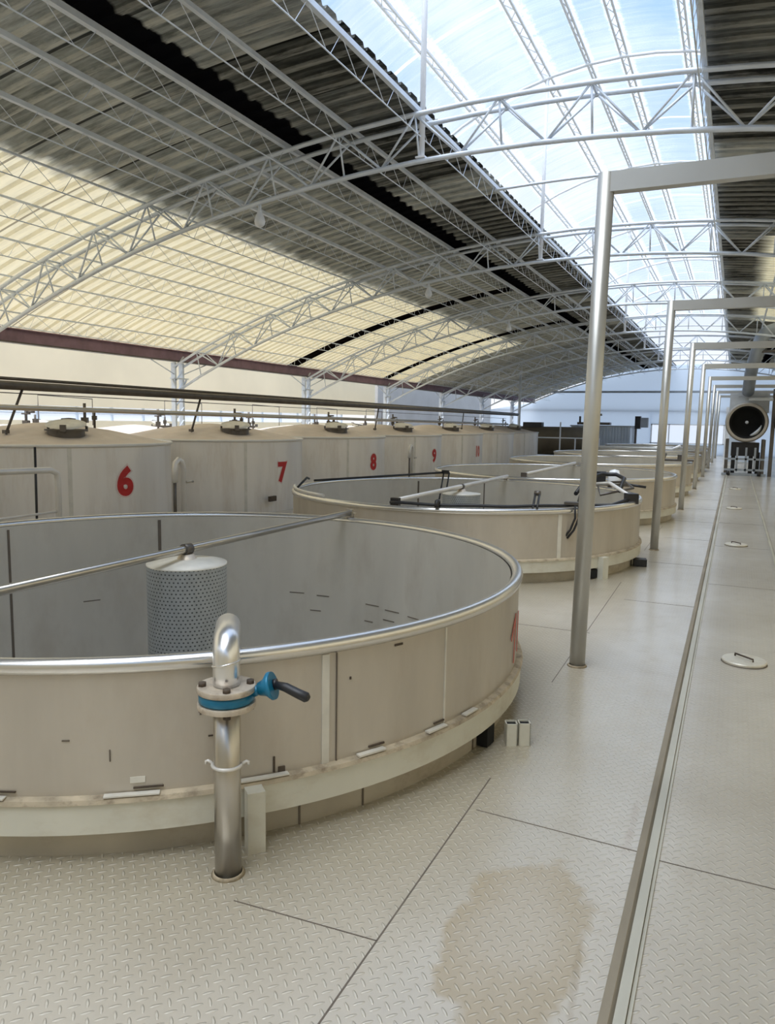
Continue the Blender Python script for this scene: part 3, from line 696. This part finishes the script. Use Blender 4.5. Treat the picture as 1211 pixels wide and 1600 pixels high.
MB().box((-0.02, 0.05, 0.04), (0.20, 0.10, 0.03)).build('clamp', 'dark_steel', t); tag(t, 'pair of black hoses hanging outside the second vat by the nearest post', 'hose')
# jumble at the right tip
t = empty('pipe_manifold', tuple(rimpt(2, 0.86, -0.1)))
MB().tube([(-0.62, 0.75, 0.10), (-0.40, 0.70, 0.13), (0.05, -0.42, 0.04)], 0.026, 8).build('pipe', 'light_pipe', t)
MB().box((0.03, -0.40, 0.03), (0.14, 0.14, 0.13), 0.5).build('coupling', 'black_rubber', t)
MB().tube([(-0.78, 0.2, 0.0), (-0.74, 0.8, 0.17), (-0.60, 1.2, 0.22), (-0.40, 1.3, 0.22), (-0.25, 1.05, 0.18), (-0.24, 0.55, 0.04)], 0.030, 8).build('hose', 'black_rubber', t)
MB().tube([(-0.72, 0.3, 0.02), (-0.66, -0.2, -0.06), (-0.45, -0.65, -0.07), (-0.15, -0.80, -0.03), (0.03, -0.42, 0.03)], 0.024, 8).build('hose', 'black_rubber', t)
MB().tube([(-0.80, 1.6, 0.05), (-0.3, 1.55, 0.10), (-0.10, 0.9, 0.06), (-0.45, 0.2, 0.0), (-0.60, 0.9, 0.08)], 0.018, 8).build('hose', 'dark_steel', t)
tag(t, 'tangle of pipes and black hoses on the right tip of the second vat', 'hose manifold')
t = empty('control_valve', (-1.76, 12.35, 0.86))
MB().box((0.02, 0, 0.02), (0.55, 0.14, 0.05), 0.1).build('plate', 'dark_steel', t); MB().box((-0.15, 0, 0.13), (0.16, 0.14, 0.17), 0.1).build('housing', 'black_rubber', t)
MB().lathe([(0.0, 0.26), (0.07, 0.24), (0.10, 0.15), (0.10, 0.04)], (0.06, 0, 0), 16).build('cap', 'lamp_white', t)
MB().tube([(0.25, 0, 0.03), (0.55, -0.02, 0.0)], 0.02, 8).build('lever', 'black_rubber', t); MB().tube([(0, 0, 0.02), (0, 0.05, -0.86)], 0.035, 10).build('stem', 'pipe_steel', t)
tag(t, 'dark valve with a white cap between the second and third vats', 'valve')
t = empty('rim_valve', (-1.35, 21.4, 0.87)); MB().box((0, 0, 0.04), (0.8, 0.2, 0.05)).build('plate', 'dark_steel', t); MB().box((0.1, 0, 0.12), (0.2, 0.15, 0.14)).build('housing', 'dark_steel', t); MB().tube([(-0.35, 0, 0.05), (-0.3, 0.1, 0.2)], 0.03, 8).build('lever', 'dark_steel', t)
tag(t, 'dark valve plate on the right rim of the fourth vat', 'valve')

# standpipe with blue butterfly valve
t = empty('valve_standpipe', (-1.745, 2.335, 0))
MB().tube([Vector((0, 0, 0.875))+Vector((0.0535*math.cos(a*PI/12), 0.0535*math.sin(a*PI/12), 0.25*0.0535*math.cos(a*PI/12))) for a in range(24)], 0.003, 6, closed=True).build('weld_ring', 'rim_steel', t)
MB().tube([(0, 0, 0), (0, 0, 0.73)], 0.0530, 32).build('pipe', 'pipe_steel', t); MB().lathe([(0.054, 0.0), (0.068, 0.0), (0.056, 0.012)], n=32).build('base_weld', 'ledge_grime', t)
dirc = Vector((-0.57, 0.82, 0)).normalized()
e_ = [(0, 0, 0.79), (0, 0, 0.83), (0, 0, 0.875)]
for k in range(1, 7):
    a = PI/2*k/6; p = Vector((0, 0, 0.875))+dirc*(0.075*(1-math.cos(a)))+Vector((0, 0, 0.075*math.sin(a))); e_.append(tuple(p))
e_.append(tuple(Vector(e_[-1])+dirc*0.20)); e_.append(tuple(Vector(e_[-1])+dirc*0.05+Vector((0, 0, -0.03)))); e_.append(tuple(Vector(e_[-1])+dirc*0.02+Vector((0, 0, -0.14))))
MB().tube(e_, 0.052, 28).build('elbow', 'bright_steel', t)
sharp(MB().lathe([(0.05, 0.765), (0.112, 0.765), (0.114, 0.768), (0.114, 0.785), (0.112, 0.788), (0.05, 0.788)], n=40).build('flange', 'flange_steel', t))
sharp(MB().lathe([(0.05, 0.700), (0.112, 0.700), (0.114, 0.703), (0.114, 0.720), (0.112, 0.723), (0.05, 0.723)], n=40).build('flange', 'flange_steel', t))
vb = MB().lathe([(0.07, 0.722), (0.098, 0.722), (0.108, 0.73), (0.108, 0.757), (0.098, 0.765), (0.07, 0.765)], n=40).build('valve_body', 'valve_blue', t); vb['label'] = 'blue wafer valve body'
for k in range(4):
    a = math.radians(-90+37+90*k); m = MB(); c_ = (0.092*math.cos(a), 0.092*math.sin(a), 0)
    m.tube([(c_[0], c_[1], 0.788), (c_[0], c_[1], 0.803)], 0.016, 6); m.tube([(c_[0], c_[1], 0.684), (c_[0], c_[1], 0.700)], 0.016, 6); m.tube([(c_[0], c_[1], 0.688), (c_[0], c_[1], 0.798)], 0.008, 8)
    m.build('bolt', 'bolt_rust', t)
rx = Vector((0.91, 0.415, 0)).normalized(); up = Vector((0, 0, 1)); fr = Vector((0.415, -0.91, 0))
m = MB(); m.tube([rx*0.10+up*0.757, rx*0.135+up*0.775], 0.020, 14); m.tube([rx*0.128+up*0.772, rx*0.152+up*0.780+fr*0.004, rx*0.172+up*0.787+fr*0.006, rx*0.185+up*0.791+fr*0.008], [0.026, 0.034, 0.056, 0.054], 24); m.build('gear_cap', 'valve_blue', t)
m = MB(); m.tube([rx*0.185+up*0.791, rx*0.20+up*0.795], 0.022, 12)
m.tube([rx*0.195+up*0.795+fr*0.01, rx*0.235+up*0.792+fr*0.03, rx*0.285+up*0.775+fr*0.05, rx*0.320+up*0.764+fr*0.062, rx*0.328+up*0.761+fr*0.066], [0.014, 0.018, 0.019, 0.020, 0.012], 12); m.build('lever', 'black_rubber', t)
m = MB(); m.tube([Vector((math.cos(a_)*0.058, math.sin(a_)*0.058, 0.463)) for a_ in [math.radians(-155+k*15) for k in range(13)]], 0.007, 8)
for a_, s_ in ((-155, -1), (25, 1)):
    q = Vector((math.cos(math.radians(a_)), math.sin(math.radians(a_)), 0)); m.tube([q*0.058+up*0.463, q*0.066+up*0.470, q*0.076+up*0.476, q*0.084+up*0.473, q*0.084+up*0.462], 0.006, 8)
m.build('strap_clamp', 'light_pipe', t)
tag(t, 'steel standpipe with a blue butterfly valve and black lever beside the nearest vat', 'valve')

# ------------------------------------------------------------ closed tanks
def number(txt, size, parent, az, zc, r, worn=False, squeeze=1.0):
    cu = bpy.data.curves.new('numeral', 'FONT'); cu.body = txt; cu.size = size; cu.align_x = 'CENTER'; cu.align_y = 'CENTER'; cu.resolution_u = 5
    to = bpy.data.objects.new('numeral', cu)
    for off, ext, mat, nm, dr in ((0.072*size+0.010, 0.001, 'number_halo', 'numeral_outline', 0.003), (0.045*size, 0.002, 'number_red_worn' if worn else 'number_red', 'numeral', 0.006)):
        cu.offset = off; cu.extrude = ext; C.objects.link(to)
        dg = bpy.context.evaluated_depsgraph_get(); me = bpy.data.meshes.new_from_object(to.evaluated_get(dg)); C.objects.unlink(to)
        bm = bmesh.new(); bm.from_mesh(me)
        bmesh.ops.triangulate(bm, faces=bm.faces[:])
        for v in bm.verts:
            a = math.radians(az)+v.co.x*squeeze/r; rr = r+dr+v.co.z; z = v.co.y
            v.co = Vector((rr*math.cos(a), rr*math.sin(a), zc+z))
        bm.to_mesh(me); bm.free(); me.materials.clear(); me.materials.append(MATS[mat]); me.name = nm
        o = bpy.data.objects.new(nm, me); C.objects.link(o); o.parent = parent
    bpy.data.objects.remove(to)
def closed():
    t = empty('closed_tank', (0, 0, 0)); R = CLOSED_R
    MB().lathe([(R, 0), (R, 1.40)], n=80).build('shell', 'closed_steel', t)
    MB().lathe([(R-0.02, 1.40), (R*0.5, 1.60), (0.22, 1.70), (0, 1.71)], n=80).build('roof_cone', 'dusty_top', t)
    MB().tube([cyl(360*i/80, R+0.008, 1.40) for i in range(80)], 0.026, 8, closed=True).build('top_ring', 'light_pipe', t)
    for az, wd in ((-32, 0.055), (60, 0.04), (-75, 0.03)): m = MB(); strip(m, az, R+0.001, 0.0, 1.39, wd); m.build('weld_strip', 'seam_light', t)
    return t
c0 = closed(); names = ['5', '6', '7', '8', '9', '10', '11', '12']
CT = []
for i, y in enumerate(CLOSED_Y):
    o = c0 if i == 0 else dup(c0, (0, 0, 0)); o.location = (CLOSED_X, y, 0); CT.append(o)
cl = ['closed round tank at the left edge, with no number in view', 'big closed round tank with the red numeral six, left of the gooseneck pipe', 'closed round tank with the red numeral seven and a small rusty box',
      'closed round tank with the red numeral eight, just right of the seven', 'closed round tank with a small red numeral nine, right of the eight', 'closed round tank with a faded pink-red ten, fifth numbered from the left', 'closed round tank just beyond the one marked ten', 'farthest closed round tank, before the dark vessel']
for i, o in enumerate(CT): tag(o, cl[i], 'tank', 'closed tanks along the left')
for i, (s_, dz) in enumerate([(0.56, 0.85), (0.52, 0.76), (0.52, 0.78), (0.50, 0.79), (0.48, 0.80)]):
    number(names[i+1], s_, CT[i+1], -6 if i else -8, dz, CLOSED_R, worn=(i >= 4), squeeze=1.0 if i < 4 else 0.7)
# manholes with lids and valve trees, welded onto the tank roofs
def manhole():
    t = sharp(MB().lathe([(0.26, -0.05), (0.26, 0.05), (0.30, 0.05), (0.30, 0.075), (0.24, 0.075), (0.24, -0.03)], n=28).build('manhole', 'dark_steel'))
    m = MB(); R_ = Matrix.Rotation(math.radians(14), 3, 'X')
    m.lathe([(0.0, 0.035), (0.15, 0.03), (0.28, 0.0), (0.285, -0.015)], n=28)
    m.v = [tuple(R_ @ Vector(v)+Vector((0, 0.02, 0.155))) for v in m.v]; m.build('manhole_lid', 'seam_light', t)['label'] = 'pale tilted manhole lid'
    MB().box((0, -0.32, 0.09), (0.08, 0.08, 0.10)).build('hinge', 'dark_steel', t); MB().tube([(-0.10, 0.28, 0.22), (0, 0.36, 0.23), (0.10, 0.28, 0.22)], 0.012, 6).build('handle', 'dark_steel', t)
    for a in (30, 150, 270): MB().tube([cyl(a, 0.31, 0.04), cyl(a, 0.31, 0.12)], 0.02, 6).build('wing_nut', 'dark_steel', t)
    return t
def vtree():
    t = MB().tube([(0, 0, -0.05), (0, 0, 0.40)], 0.025, 8).build('valve_stem', 'dark_steel'); MB().tube([(0.14, 0.06, -0.05), (0.14, 0.06, 0.26)], 0.02, 8).build('side_stem', 'dark_steel', t)
    MB().box((0, 0, 0.12), (0.10, 0.10, 0.09)).build('valve_body', 'dark_steel', t); MB().box((0.14, 0.06, 0.16), (0.07, 0.07, 0.07)).build('valve_body', 'dark_steel', t)
    MB().tube([cyl(a*30, 0.07, 0.27) for a in range(12)], 0.012, 6, closed=True).build('handwheel', 'dark_steel', t); MB().tube([(0, 0, 0.30), (0.14, 0.06, 0.30)], 0.018, 6).build('link_pipe', 'dark_steel', t); return t
def roofz(dx, dy):
    r = math.hypot(dx, dy); R = CLOSED_R
    if r < 0.22: return 1.70
    if r < R*0.5: return 1.70-(r-0.22)/(R*0.5-0.22)*0.10
    return 1.60-(r-R*0.5)/(R*0.5-0.02)*0.20
mh, vt = manhole(), vtree()
def on_tank(tank, dm, rm, dv, rv, first, sv=(1, 1, 1)):
    o = mh if first else dup(mh, (0, 0, 0)); o.location = (dm[0], dm[1], roofz(*dm)); o.rotation_euler = (0, 0, rm); o.parent = tank
    o = vt if first else dup(vt, (0, 0, 0)); o.location = (dv[0], dv[1], roofz(*dv)); o.rotation_euler = (0, 0, rv); o.scale = sv; o.parent = tank
for i, o in enumerate(CT): on_tank(o, (1.08, -0.55), 0.7, (0.15, 0.70), 0.5, i == 0)
# second row behind the columns
BY = [8.0+4.2*i for i in range(6)]
for i, y in enumerate(BY):
    o = empty('closed_tank', (-15.3, y, 0))
    for ch in list(c0.children):
        if ch.name.split('.')[0] in ('shell', 'roof_cone', 'top_ring', 'weld_strip'):
            c = ch.copy(); C.objects.link(c); c.parent = o
    o.scale = (1, 1, 0.94); tag(o, 'closed tank top in the back row behind the columns, %s from the left' % ORD[i], 'tank', 'closed tanks in the back row')
    on_tank(o, (0.2, 0.9), 0.3*i+1, (1.1, -0.3), 0.3*i, False, (1.2, 1.2, 1.5))
# thin pipework loops over the back row
for i, y in enumerate(BY):
    o = MB().tube([(0, 0, 0), (0, 0, 0.78), (0, 1.6, 0.74), (0, 1.6, 0.1)], 0.012, 6).build('vent_loop', 'dark_steel'); o.location = (-14.4, y+0.2, 1.50)
    tag(o, 'thin dark pipe loop over the back row of tanks, %s from the left' % ORD[i], 'pipe', 'thin pipe loops over the back row')
# long service pipes over the closed tanks
def long_pipe(x, z0, z1, ya, yb, r, mat, lb, cat='pipe'):
    t = empty('service_pipe', (x, ya, z0)); L = yb-ya
    MB().tube([(0, 0, 0), (0, L, z1-z0)], r, 12).build('pipe', mat, t); k = 2.2
    while k < L: MB().tube([(0, k, (z1-z0)*k/L), (0, k+0.22, (z1-z0)*(k+0.22)/L)], r*1.35, 12).build('coupling', mat, t); k += 5.8; tag(t, lb, cat); return t
long_pipe(-9.6, 2.25, 2.22, 4.5, 36, 0.065, 'dark_steel', 'thick dark pipe running high over the closed tanks')
long_pipe(-9.75, 2.36, 2.28, 4.5, 36, 0.025, 'dark_steel', 'thin dark pipe just above the thick pipe over the closed tanks')
long_pipe(-9.52, 1.945, 1.755, 5.0, 34, 0.04, 'pipe_steel', 'lower grey pipe running over the closed tanks')
o = MB().tube([(-9.6, 5, 2.15), (-9.6, 34, 2.02)], 0.007, 6).build('wire', 'dark_steel'); tag(o, 'thin wire strung between the two long pipes', 'wire')
ml = None
for i, (y, lb) in enumerate([(8.0, 'on the tank marked six'), (12.1, 'on the tank marked seven'), (20.3, 'on the tank marked nine'), (28.0, 'on the sixth closed tank')]):
    t = empty('pipe_prop', (-9.6, y, 0)); zz = roofz(0.5, 1.0)
    MB().tube([(0, 0, 2.2), (0.05, -0.35, zz-0.02)], 0.02, 6).build('rod', 'dark_steel', t); MB().box((0.05, -0.35, zz+0.01), (0.07, 0.07, 0.05)).build('foot', 'dark_steel', t)
    tag(t, 'slanting prop rod under the thick pipe, '+lb, 'rod', 'prop rods under the thick pipe')
# walkway pipes between the rows
t = empty('handrail', (-7.0, 4.6, 0)); MB().tube([(0, 0, 1.24), (0, 1.56, 1.21), (0, 1.65, 1.17), (0, 1.66, 1.08), (0, 1.66, 0.0)], 0.035, 12).build('rail', 'light_pipe', t); MB().tube([(0, 0, 0.72), (0, 1.64, 0.73)], 0.014, 8).build('mid_rail', 'light_pipe', t)
MB().tube([(0, 0.05, 0), (0, 0.05, 1.24)], 0.035, 12).build('post', 'light_pipe', t); tag(t, 'pale handrail bend at the left edge in front of the tank marked six', 'handrail')
o = MB().tube([(-7.3, 6.20, 0), (-7.3, 6.22, 1.46)], 0.014, 8).build('black_rod', 'black_rubber'); tag(o, 'upright black rod in front of the tank marked six', 'rod')
def gooseneck(loc, lb, s=1.0):
    t = empty('gooseneck_pipe', loc); MB().tube([(0, 0, 0), (0, 0, 1.05*s), (0, -0.04, 1.16*s), (0, -0.11, 1.19*s), (0, -0.18, 1.14*s), (0, -0.20, 1.02*s), (0, -0.20, 0.85*s)], 0.045, 12).build('pipe', 'light_pipe', t)
    MB().tube([(0, -0.20, 0.95*s), (0, -0.20, 0.0)], 0.025, 10).build('hose', 'dark_steel', t); MB().tube([(0.05, 0, 0.85*s), (0.05, 0.16, 0.85*s)], 0.02, 8).build('tap', 'pipe_steel', t)
    tag(t, lb, 'pipe', 'gooseneck pipes beside the closed tanks'); return t
gooseneck((-7.6, 9.15, 0), 'gooseneck pipe with a tap between the tanks marked six and seven'); gooseneck((-7.95, 19.0, 0), 'slim gooseneck pipe between the tanks marked eight and nine', 0.98)
o = MB().box((0, 0, 0), (0.05, 0.22, 0.10)).build('small_box', 'bolt_rust'); o.location = (-8.13, 12.4, 0.28); tag(o, 'small rusty box low on the tank marked seven', 'box')

# ------------------------------------------------------------ far end
t = empty('dark_vessel', (-9.4, 40, 0.92)); MB().tube([(-2.3, 0, 0), (-2.25, 0, 0), (2.25, 0, 0), (2.3, 0, 0)], [0.45, 0.74, 0.74, 0.45], 28).build('shell', 'vessel_brown', t)
for x in (-1.5, 1.5): MB().box((x, 0, -0.75), (0.3, 1.0, 0.34)).build('saddle', 'dark_steel', t)
MB().box((-0.4, 0, 0.83), (1.0, 0.5, 0.26)).build('motor_box', 'black_rubber', t)
tag(t, 'big dark brown horizontal vessel beyond the row of closed tanks', 'vessel')
t = empty('white_railing', (-7.9, 37.8, 0))
for x in (-1.9, 0, 0.75, 1.9): MB().tube([(x, 0, 0), (x, 0, 1.15 if x != 0 else 1.9)], 0.035, 8).build('post', 'white_steel', t)
MB().tube([(-1.9, 0, 1.12), (1.9, 0, 1.12)], 0.03, 8).build('rail', 'white_steel', t); tag(t, 'white railing in front of the dark vessel', 'railing')
t = empty('blue_container', (-6.9, 44.5, 0)); m = MB(); n = 20
for k in range(n): m.box((-1.5+3.2*(k+0.5)/n, -1.5, 0.85), (3.2/n*0.6, 0.05, 1.7))
m.box((0.1, -1.46, 0.85), (3.2, 0.05, 1.7)); m.box((0.1, 0, 0.85), (3.2, 2.9, 1.68)); m.build('body', 'container_blue', t)
MB().box((0.1, 0, 1.73), (3.3, 3.1, 0.06)).build('lid', 'duct_grey', t); tag(t, 'ribbed blue-grey container at the far end of the vats', 'container')
t = empty('top_gear', (-7.3, 44.0, 1.76)); MB().box((0, 0, 0.10), (1.8, 0.6, 0.14)).build('skid', 'dark_steel', t); MB().tube([(0.2, 0, 0.1), (0.2, 0, 0.55)], 0.12, 12).build('motor', 'dark_steel', t); MB().tube([(-0.8, 0, 0.1), (-0.8, 0, 0.5)], 0.06, 8).build('pipe', 'dark_steel', t); MB().box((0.2, 0, 0.6), (0.4, 0.3, 0.12)).build('cap', 'dark_steel', t)
tag(t, 'dark motor skid standing on the blue-grey container', 'motor')
t = empty('wall_box', (-5.0, 44.6, 0)); MB().box((0, 0, 1.95), (0.30, 0.4, 0.7)).build('cabinet', 'black_rubber', t); MB().box((0.35, 0, 1.95), (0.4, 0.4, 0.55)).build('fan_cover', 'duct_grey', t); MB().box((-0.1, 0, 0.8), (0.12, 0.12, 1.6)).build('stand', 'dark_steel', t)
tag(t, 'dark electric cabinet on a stand right of the blue-grey container', 'cabinet')
o = MB().tube([(-9.9, 37.4, 0), (-9.9, 37.4, 4.9)], 0.07, 10).build('roof_prop', 'truss_paint'); tag(o, 'lone blue-grey pole standing under the far roof left of the dark vessel', 'pole')
# far windows fill: short pipe rail beyond the closed tanks
o = MB().tube([(-5.7, 32.6, 0.90), (-2.2, 31.4, 0.90), (-1.9, 31.3, 1.05)], 0.05, 8).build('white_pipe', 'white_steel'); tag(o, 'bent white pipe over the sixth open vat', 'pipe')

# the drum machine at the end of the aisle
MY = 31.0
t = empty('drum_machine', (0.36, MY, 0))
sharp(MB().tube([(0, 0.0, 1.98), (0, -0.02, 1.98)], 0.0001, 4).build('hub_pin', 'lamp_white', t))
m = MB(); prof = [(0.60, 0.0), (0.68, -0.02), (0.72, 0.05), (0.74, 0.4), (0.74, 1.6), (0.3, 1.7), (0.0, 1.72)]
def lathe_y(prof, cz, n=40):
    m = MB(); vs = []; p = len(prof)
    for i in range(n):
        a = 2*PI*i/n
        for r, y in prof: vs.append((r*math.cos(a), y, cz+r*math.sin(a)))
    m.add(vs, [(i*p+k, i*p+k+1, ((i+1) % n)*p+k+1, ((i+1) % n)*p+k) for i in range(n) for k in range(p-1)], True); return m
sharp(lathe_y(prof, 1.98).build('drum_shell', 'machine_tan', t)); lathe_y([(0.62, 0.01), (0.56, 0.10), (0.50, 0.55), (0.0, 0.6)], 1.98).build('drum_mouth', 'black_void', t)
lathe_y([(0.06, 0.30), (0.04, 0.25), (0.0, 0.24)], 1.98, 12).build('hub', 'lamp_white', t)
MB().tube([(0.50*math.cos(a), 0.10, 1.98+0.50*math.sin(a)) for a in [math.radians(-75+k*8) for k in range(9)]], [0.02, 0.05, 0.06, 0.07, 0.07, 0.06, 0.05, 0.03, 0.01], 8).build('scoop', 'machine_grey', t)
m = MB(); m.box((0.05, 1.42, 2.70), (1.35, 1.4, 0.70)); m.box((0.15, 0.92, 3.02), (1.0, 0.5, 0.12)); m.box((0.42, 0.25, 2.82), (0.8, 0.25, 0.10)); m.build('hood', 'machine_grey', t)
for x in (-0.62, 0.62):
    for y in (0.15, 1.4): MB().box((x, y, 0.70), (0.11, 0.11, 1.3)).build('leg', 'dark_steel', t)
m = MB()
for z in (0.22, 0.62): m.box((0, 0.12, z), (1.35, 0.07, 0.07))
for x in (-0.25, 0.05, 0.35): m.box((x, 0.12, 0.6), (0.07, 0.07, 0.9))
m.box((0, 0.12, 0.05), (1.5, 0.16, 0.08)); m.build('cross_bars', 'duct_grey', t)
MB().box((0, 0.75, 0.98), (0.95, 0.9, 0.50)).build('hopper', 'black_rubber', t)
for x in (-0.38, 0.22, 0.45): MB().box((x, 0.5, 0.45), (0.14, 0.14, 0.85)).build('strut', 'black_rubber', t)
for x in (-0.52, 0.52): MB().tube([(x-0.06, 0.05, 0.09), (x+0.06, 0.05, 0.09)], 0.09, 16).build('wheel', 'black_rubber', t)
tag(t, 'large machine with a round dark drum mouth at the end of the aisle', 'machine')
t = empty('bent_duct', (0.36, MY, 3.1))
MB().tube([(-0.03, 0.5, 0.0), (-0.02, 0.2, 0.20), (0.0, -0.7, 0.60), (0.03, -1.5, 0.82), (0.05, -2.2, 0.90), (0.10, -2.8, 1.05), (0.15, -3.0, 1.35), (0.22, -3.0, 1.62), (0.36, -3.0, 1.80), (0.60, -3.0, 1.88), (1.3, -3.0, 1.90)], 0.21, 20).build('duct', 'duct_grey', t)
MB().tube([(0.05, -3.02, 1.18), (1.2, -3.02, 1.18)], 0.05, 12).build('branch_pipe', 'dark_steel', t); MB().tube([(0.9, -3.0, 1.85), (0.9, -3.0, 0.9), (0.9, -2.3, 0.02), (0.9, 0.5, -0.05)], 0.09, 12).build('riser', 'dark_steel', t)
tag(t, 'large grey duct bending up and right above the drum machine', 'duct')
t = empty('side_stand', (1.33, MY+0.2, 0)); 
for x in (-0.1, 0.35): MB().box((x, 0, 1.6), (0.13, 0.13, 3.2)).build('upright', 'dark_steel', t)
MB().tube([(0.32, -0.3, 2.0), (0.32, -0.1, 2.0)], 0.42, 20).build('fan_housing', 'black_rubber', t); tag(t, 'dark upright stand with a round fan at the right edge beside the drum machine', 'stand')
t = empty('white_housing', (0.2, MY+9, 0)); MB().box((0, 0, 1.35), (1.3, 3.0, 2.7)).build('body', 'white_steel', t); MB().box((0, -1.52, 1.3), (0.9, 0.04, 2.2)).build('door', 'blue_white_wall', t); tag(t, 'tall pale housing behind the drum machine', 'housing')

# round hatches in the aisle
def hatch():
    t = empty('floor_hatch', (0, 0, 0)); sharp(MB().lathe([(0.0, 0.028), (0.155, 0.026), (0.162, 0.018), (0.158, 0.0)], n=40).build('lid', 'hatch_paint', t))
    sharp(MB().lathe([(0.166, 0.0), (0.164, 0.004), (0.159, 0.004), (0.158, 0.001)], n=40).build('collar', 'seam_dark', t))
    MB().tube([(-0.065, 0.065, 0.025), (-0.065, 0.065, 0.046), (-0.02, 0.0, 0.052), (0.06, -0.055, 0.046), (0.06, -0.055, 0.025)], 0.007, 8).build('handle', 'bolt_rust', t); return t
h0 = hatch(); hl = ['nearest round floor hatch with a handle in the aisle', 'second round floor hatch in the aisle', 'third round floor hatch in the aisle', 'farthest round floor hatch, before the drum machine']
for i, (x, y) in enumerate([(0.175, 6.34), (0.12, 12.7), (0.08, 18.4), (0.1, 24.2)]):
    o = h0 if i == 0 else dup(h0, (0, 0, 0)); o.location = (x, y, 0.001); tag(o, hl[i], 'hatch', 'round floor hatches in the aisle')
